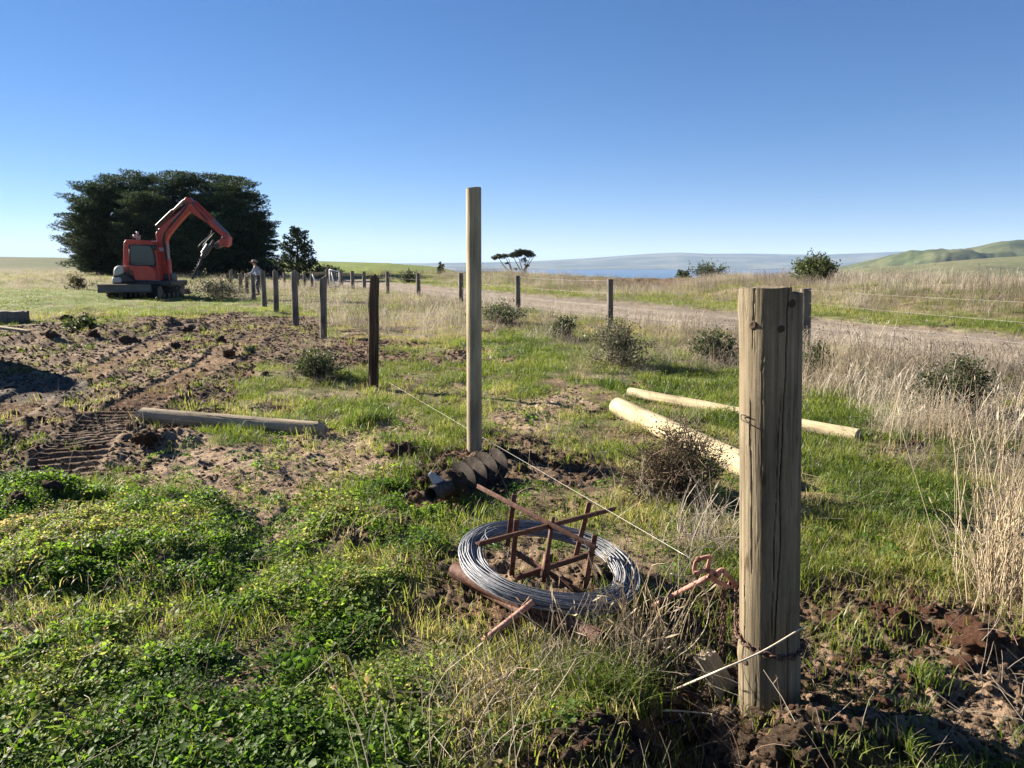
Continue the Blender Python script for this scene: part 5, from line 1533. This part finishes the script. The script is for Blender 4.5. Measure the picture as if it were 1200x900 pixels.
CYP = [(117, 236, 54, 70, "lowest outer cypress of the dark clump, on the side away from the posts"), (128, 213, 86, 73, "cypress of the dark clump just behind the excavator's rear"),
       (160, 201, 100, 76, "cypress of the dark clump rising straight behind the excavator's cab"), (178, 224, 70, 69, "shorter cypress of the dark clump in front of its neighbours, behind the excavator's boom"),
       (214, 199, 104, 74, "tallest broad cypress of the dark clump, behind the top of the excavator's arm"), (253, 204, 100, 77, "cypress of the dark clump behind the hanging drill"),
       (284, 210, 80, 72, "cypress of the dark clump on the side towards the small pine"), (303, 246, 40, 69, "narrow cypress at the end of the dark clump above the person"),
       (240, 250, 80, 68, "low front cypress of the dark clump, under the excavator's arm")]
for k, (u, vt, w, Y, lab) in enumerate(CYP):
    cypress(u, vt, w, 326, Y, 300 + k, lab)

def small_pine():
    g = np.random.default_rng(77); Y = 60.
    B = at(350, 328, Y); B[2] = float(H(B[0], B[1])); T = at(347, 266, Y); Hh = T[2] - B[2]
    root = thing("pine_tree", "small open dark pine with upswept branches beside the dark clump", "tree", B)
    tr = MB(); tr.tube([B, B + (T - B) * .5, T], [.13, .08, .02], 8)
    PP = []; DD = []; SS = []
    for k in range(34):
        t = .06 + .9 * k / 34; a = k * 2.4 + g.uniform(-.3, .3); l = 1.75 * (1 - t) ** .75 * g.uniform(.65, 1.15) + .12
        c = B + (T - B) * t; tip = c + np.array([math.cos(a) * l, math.sin(a) * l, l * .42])
        limb(tr, c, tip, .035, .008, [0, 0, -.08 * l], g, 5, 4)
        for f in np.linspace(.3, 1.0, max(3, int(l * 5))):
            n = 26; p = c + (tip - c) * f + [0, 0, -.06 * l * math.sin(f * 3.1)]
            PP.append(p + g.normal(0, .07 + .03 * l, (n, 3))); dd = g.normal(0, .7, (n, 3)) + [math.cos(a) * .6, math.sin(a) * .6, .7]; DD.append(dd / np.linalg.norm(dd, axis=1)[:, None]); SS.append(g.uniform(.13, .26, n))
    PP, DD, SS = np.concatenate(PP), np.concatenate(DD), np.concatenate(SS)
    x = np.cross(DD, g.normal(0, 1, DD.shape)); x /= np.linalg.norm(x, axis=1)[:, None]; z = np.cross(x, DD)
    cr = MB(); scatter_mesh(cr, SPR_V * [.5, 1, 1], [], SPR_T, np.stack([x, DD, z], -1) * SS[:, None, None], PP)
    child(tr.build("trunk", bark, smooth=True), root); child(cr.build("crown", pine_m), root)
small_pine()

def umbrella_tree():
    g = np.random.default_rng(78); Y = 95.
    B = at(612, 325, Y); B[2] = float(H(B[0], B[1])) 
    root = thing("umbrella_tree", "flat topped lone tree with thin bare stems on the skyline above the road", "tree", B)
    tr = MB(); cr = MB(); PP = []; MM = []
    def pad(u, v, rx, rz, n, Yo=0):
        c = at(u, v, Y + Yo); q = g.normal(0, 1, (n, 3)); q /= np.linalg.norm(q, axis=1)[:, None]; q *= g.uniform(.2, 1, (n, 1)) ** .4
        PP.append(c + q * [rx, rx, rz]); MM.append(rots(n, .6, g) * g.uniform(.12, .3, n)[:, None, None])
    k = 1 * (Y / FPX)
    for (u, v, rx, rz, n, yo) in ((586, 300.5, 7, 2.6, 300, 0), (580, 302, 4, 1.8, 120, .5), (592, 299.5, 4, 2, 120, -.5), (606, 298, 8, 3, 420, 0), (616, 296, 9, 3, 460, .8), (622, 299, 6, 2.5, 260, -.6), (611, 294.5, 8, 2, 360, 0), (600, 299.5, 5, 2, 160, -1), (614, 305, 4, 2.5, 90, 0),
                                  (618, 311, 3, 1.6, 40, 0), (594, 309, 2.5, 1.4, 30, 0), (604, 315, 2.5, 1.5, 30, 0)):
        pad(u, v, rx * k, rz * k, n, yo)
    for (u, v) in ((584, 301), (592, 301), (601, 300), (607, 299), (615, 298), (622, 300), (626, 300), (596, 303), (618, 309)):
        t0 = at(614 + g.uniform(-3, 3), 322, Y) if u > 598 else at(600 + g.uniform(-2, 2), 322, Y)
        limb(tr, [t0[0], t0[1], B[2]], at(u, v, Y + g.uniform(-.6, .6)), .085, .03, [g.normal(0, .1), 0, 0], g, 8, 5)
    scatter_mesh(cr, SPR_V, [], SPR_T, np.concatenate(MM), np.concatenate(PP))
    child(tr.build("trunk", bark, smooth=True), root); child(cr.build("crown", gum_m), root)
umbrella_tree()

def bush(name, u, v, wpx, hpx, label, cat, mat, stem_mat, seed, leaf=.03, nl=1100, ns=48, twiggy=.0, group=None, Y=None, flat=1.0, lsc=1.0):
    g = np.random.default_rng(seed)
    B = gh(u, v) if Y is None else at(u, v, Y)
    if Y is not None: B[2] = float(H(B[0], B[1])); 
    dist = B[1] * cP + CAMZ * sP; W = 1.25 * wpx * dist / FPX; Hh = hpx * dist / FPX
    if Y is not None: Hh = at(u, v - hpx, Y)[2] - B[2]
    root = thing(name, label, cat, B, group)
    st_ = MB(); PP = []; DD = []
    for k in range(ns):
        a = g.uniform(0, 6.283); el = g.uniform(.15, 1.45)
        e = np.array([math.cos(a) * math.cos(el) * W / 2, math.sin(a) * math.cos(el) * W / 2 * flat, math.sin(el) * Hh]) * g.uniform(.75, 1.08)
        b = B + np.append(g.normal(0, W * .06, 2), -.02)
        P = spline([b, B + e * .5 + g.normal(0, .06, 3) * W, B + e], 7)
        st_.tube(P, np.linspace(.006, .0018, 7) * lsc, 4, cap=False)
        for _ in range(int(3 + 5 * twiggy)):
            i = g.integers(2, 6); d = g.normal(0, 1, 3); d[2] = abs(d[2]) * .7; d /= np.linalg.norm(d)
            P2 = [P[i], P[i] + d * W * .08 + g.normal(0, .012, 3), P[i] + d * W * g.uniform(.1, .2) + g.normal(0, .02, 3)]
            st_.tube(P2, np.array([.0026, .0018, .001]) * lsc, 3, cap=False)
            m = max(1, int(2.6 * nl) // (ns * int(3 + 5 * twiggy)))
            f = g.uniform(.1, 1.05, (m, 1)); PP.append(P[i] + (P2[2] - P[i]) * f + g.normal(0, .018 * W + .004, (m, 3))); DD.append(np.tile(d, (m, 1)) + g.normal(0, .8, (m, 3)))
    PP = np.concatenate(PP); DD = np.concatenate(DD); DD /= np.linalg.norm(DD, axis=1)[:, None]
    x = np.cross(DD, g.normal(0, 1, DD.shape)); x /= np.linalg.norm(x, axis=1)[:, None]; z = np.cross(x, DD)
    lf = MB(); scatter_mesh(lf, KITE_V * [1.5, 1, 1], [], KITE_T, np.stack([x, DD, z], -1) * (leaf * .55 * g.uniform(.5, 1.3, len(PP)))[:, None, None], PP)
    child(st_.build("stems", stem_mat, smooth=True), root); child(lf.build("foliage", mat), root)
    return root
shrub_m = leaf_mat("dark_shrub_leaves", [(.0, (.016, .030, .012)), (.5, (.035, .056, .018)), (1, (.085, .105, .036))], .25, .5, .25)
greyshrub_m = leaf_mat("grey_shrub_leaves", [(.0, (.05, .06, .035)), (.5, (.10, .105, .06)), (1, (.19, .18, .12))], .2, .6, .2)
dead_m = leaf_mat("dead_leaves", [(.0, (.028, .032, .014)), (.5, (.060, .060, .028)), (1, (.13, .105, .055))], .12, .75, .1)
stem_m = plain_mat("shrub_stems", (.10, .072, .055), .85, .2)
deads_m = plain_mat("dead_stems", (.13, .085, .065), .85, .2)
bush("dead_bush", 793, 586, 124, 98, "dark brown twiggy half dead bush in front of the thick pale new log", "bush", dead_m, deads_m, 401, .026, 2600, 90, 1.0)
bush("shrub", 373, 445, 62, 36, "low rounded green bush at the foot of a patch of straw beside the old posts", "bush", shrub_m, stem_m, 402, .045, 1800, 60)
bush("shrub", 724, 430, 82, 58, "leggy dark green and straw coloured bush below the fence post nearest the gravel", "bush", greyshrub_m, stem_m, 403, .05, 1500, 60, .5)
bush("shrub", 662, 399, 40, 28, "small dense dark green shrub in the grass between two roadside posts", "bush", shrub_m, stem_m, 404, .06, 1300, 50)
bush("shrub", 836, 424, 56, 38, "dense dark green shrub in dry grass just beside the top of the thick post", "bush", shrub_m, stem_m, 405, .055, 1500, 60)
bush("shrub", 1118, 484, 92, 66, "dark green leafy shrub among dry stalks at the edge of the gravel road", "bush", shrub_m, stem_m, 406, .04, 2400, 70, .4)
bush("shrub", 955, 445, 46, 50, "dark shrub hidden in straw behind the thick post", "bush", shrub_m, stem_m, 407, .05, 900, 40, .4)
bush("shrub", 590, 379, 60, 22, "low dark green shrubs under a roadside fence post next to the tall pale post", "bush", shrub_m, stem_m, 408, .07, 1200, 50)
bush("shrub", 100, 391, 44, 18, "small dark green leafy plant on the churned soil before the dozer blade", "bush", shrub_m, stem_m, 409, .10, 700, 30)
bush("shrub", 258, 350, 90, 16, "low grey green bushes on the grass between excavator and old posts", "bush", greyshrub_m, stem_m, 410, .11, 1500, 50)
bush("shrub", 92, 340, 30, 18, "dry brown bush in the grass behind the dozer blade", "bush", dead_m, stem_m, 411, .12, 700, 40)
TUSS = (428, 494, 66, .20, 420, "bright green grassy tussock between the old grey log and the tall pale post", 412)
bush("round_bush", 953, 330, 47, 33, "big rounded olive green bush on the skyline across the road", "bush", leaf_mat("olive_leaves", [(0, (.030, .045, .014)), (.5, (.06, .085, .024)), (1, (.11, .13, .05))], .25, .5, .2), stem_m, 413, .16, 3200, 90, .6, None, 33., 1.0, 4)
for k, (u, v, w, h, Y, lab) in enumerate([(828, 322, 50, 8, 60., "flat dark scrub on the skyline where the sea meets the road bank"), (800, 322, 18, 6, 62., "small dark scrub clump on the skyline beside the flat scrub"),
                                                                                   (517, 327, 8, 20, 70., "thin dark upright shrub on the skyline close to the tall pale post"),                                          (480, 335, 30, 17, 52., "rounded dark shrub before the green field, between roadside fence posts"), (325, 327, 42, 24, 67., "low dark cypress bush at the foot of the dark clump"), (385, 326, 40, 12, 66., "low spreading dark bush beside the small pine")]):
    bush("dark_shrub", u, v, w, h, lab, "bush", pine_m if k > 3 else shrub_m, stem_m, 430 + k, .20 if Y > 55 else .13, 900, 36, .3, None, Y, 1.0, 4)

# straw stand at the picture's edge
straw_s = leaf_mat("straw_stalks", [(.0, (.22, .165, .105)), (.5, (.38, .31, .21)), (1, (.55, .48, .35))], .2, .7, .2)
def stalks(u, v, wpx, h, n, label, seed, mat=None, sp=.5, name="straw_clump"):
    g = np.random.default_rng(seed); B = gh(u, v); W = wpx * (B[1] * cP + CAMZ * sP) / FPX
    root = thing(name, label, "dry grass", B); a = MB(); hd = MB()
    for k in range(n):
        b = B + np.append(g.normal(0, W * .28, 2), 0); b[2] = float(B[2]) - .02
        L = h * g.uniform(.35, 1.1); az = g.uniform(0, 6.28); le = L * sp * g.uniform(.1, .9)
        kink = g.uniform(.35, .8); top = b + np.array([math.cos(az) * le, math.sin(az) * le, L * (1 if g.random() < .75 else .6)])
        mid = b + (top - b) * kink + np.append(g.normal(0, .02, 2), .12 * L)
        P = spline([b, mid, top], 6); a.tube(P, np.linspace(.0024, .0009, 6) * g.uniform(.7, 1.3), 3, cap=False)
        if g.random() < .45:
            d = top - mid; d /= np.linalg.norm(d); s_ = np.cross(d, g.normal(0, 1, 3)); s_ /= np.linalg.norm(s_); l = g.uniform(.03, .07)
            hd.add([top - d * .01, top + d * l * .4 + s_ * .004, top + d * l, top + d * l * .4 - s_ * .004], [(0, 1, 2, 3)])
    o = a.build("stalk", mat or straw_s); child(o, root); o['kind'] = 'stuff'
    if hd.n: o = hd.build("seed_head", mat or straw_s); child(o, root); o['kind'] = 'stuff'
    return root
stalks(1188, 700, 105, .78, 210, "tall thick stand of pale straw beside the red clay hole", 501)
stalks(672, 775, 150, .26, 70, "broken grey straw stalks standing in front of the coil of wire", 502, sp=.7)
stalks(762, 768, 70, .42, 80, "straw clump between the coil and the thick post, over the strainer's handle", 503, sp=.6)
stalks(1105, 520, 120, .55, 150, "straw clump with grey stalks in front of the dark leafy shrub by the road", 504)
stalks(985, 455, 110, .60, 170, "fluffy pale straw right behind the thick post towards the road", 505)
tuss_m = leaf_mat("tussock_blades", [(0, (.05, .085, .018)), (.7, (.12, .16, .035)), (1, (.24, .22, .09))], .42, .5, .2)
def tussock(u, v, wpx, h, n, label, seed):
    g = np.random.default_rng(seed); B = gh(u, v); W = wpx * (B[1] * cP + CAMZ * sP) / FPX
    o = blades(n, h, W * .36, .55, .0050, g, .45, False, 5); o.materials.append(tuss_m)
    root = thing("grass_tussock", label, "grass tussock", B)
    c = link("blades", o, None); c.parent = root; c['kind'] = 'stuff'
tussock(*TUSS)
tussock(700, 818, 160, .19, 950, "bright green tuft of long grass above the heap of earth lumps", 506)
tussock(470, 522, 50, .16, 200, "small bright green tussock growing over a clod near the auger", 507)
tussock(1060, 878, 60, .10, 120, "small green tuft growing in the thick post's shadow on pebbly soil", 508)
tussock(1085, 795, 50, .09, 110, "small green tuft on the pebbly soil below the red clay hole", 509)

# ------------------------------------------------------------------ stock yard beyond the posts
yard = thing("stock_yard_fence", "yard fence of grey posts with pale rails and wires beyond the dry grass", "fence", gh(400, 337))
pz = [(333.5, 331, 319, 3), (349, 331, 319, 3), (357, 333, 318.5, 3.2), (365.5, 334, 318, 3.5), (384, 336, 316, 5), (400.5, 335, 317.5, 4), (413.5, 341, 317.5, 4.5), (427, 338, 318, 4.5)]
yt = []
YY = 44.
for k, (u, vb, vt, w) in enumerate(pz):
    Yk = YY - (3 if u in (413.5,) else 0); B = at(u, vb, Yk); B[2] = float(H(B[0], B[1])); T = at(u, vt, Yk); rr = w * Yk / FPX / 2
    m = timber(T[2] - B[2] + .2, rr, rr * .95, 16, 10, 600 + k, wob=.05)
    o = place(m, "post", grey_wood, B - np.array([0, 0, .2]), np.array([B[0], B[1], T[2]])); child(o, yard); o.matrix_parent_inverse = yard.matrix_basis.inverted()
    yt.append((B, T))
for (ua, va, ub, vb) in ((366, 320.8, 383, 319.8), (401, 321.3, 426, 322.3)):
    mm = MB(); mm.bar(at(ua, va, YY - .12), at(ub, vb, YY - .12), .10, .15); child(mm.build("rail", fresh_pine, bevel=.01), yard)
for f in (.9, .65, .4, .15):
    mm = MB()
    for (a, b) in zip(yt[:4], yt[1:5]): wire_between(mm, a[0] + (a[1] - a[0]) * f, b[0] + (b[1] - b[0]) * f, .01, .006, 3)
    child(mm.build("wire", wire_grey), yard)
gate = thing("farm_gate", "white pipe farm gate standing ajar with a sloping brace by the yard", "gate", at(390, 338, 42.))
white_p = plain_mat("white_pipe", (.70, .70, .68), .5, .4, 0, .08)
def gtube(name, pts, r_, mat=white_p):
    mm = MB(); mm.tube([at(u, v, 42.) for u, v in pts], r_, 8); return child(mm.build(name, mat, smooth=True), gate)
gtube("top_rail", [(385.5, 315.8), (397.5, 318.3)], .035); gtube("hinge_stile", [(386, 315.8), (386.5, 335)], .03); gtube("latch_stile", [(397.5, 318.2), (397.2, 336)], .03); gtube("brace", [(388, 317), (393.5, 340)], .035); gtube("bottom_rail", [(386.5, 334), (397.2, 336)], .03)
for k in range(4): gtube("mesh_wire", [(386, 319 + k * 4), (397.4, 321.4 + k * 4)], .010, wire_grey)
for k in range(4): gtube("mesh_wire", [(388.2 + k * 2.2, 316.6 + k * .4), (388.2 + k * 2.2, 334.5 + k * .3)], .010, wire_grey)
gtube("prop", [(366, 321), (371, 335)], .03)
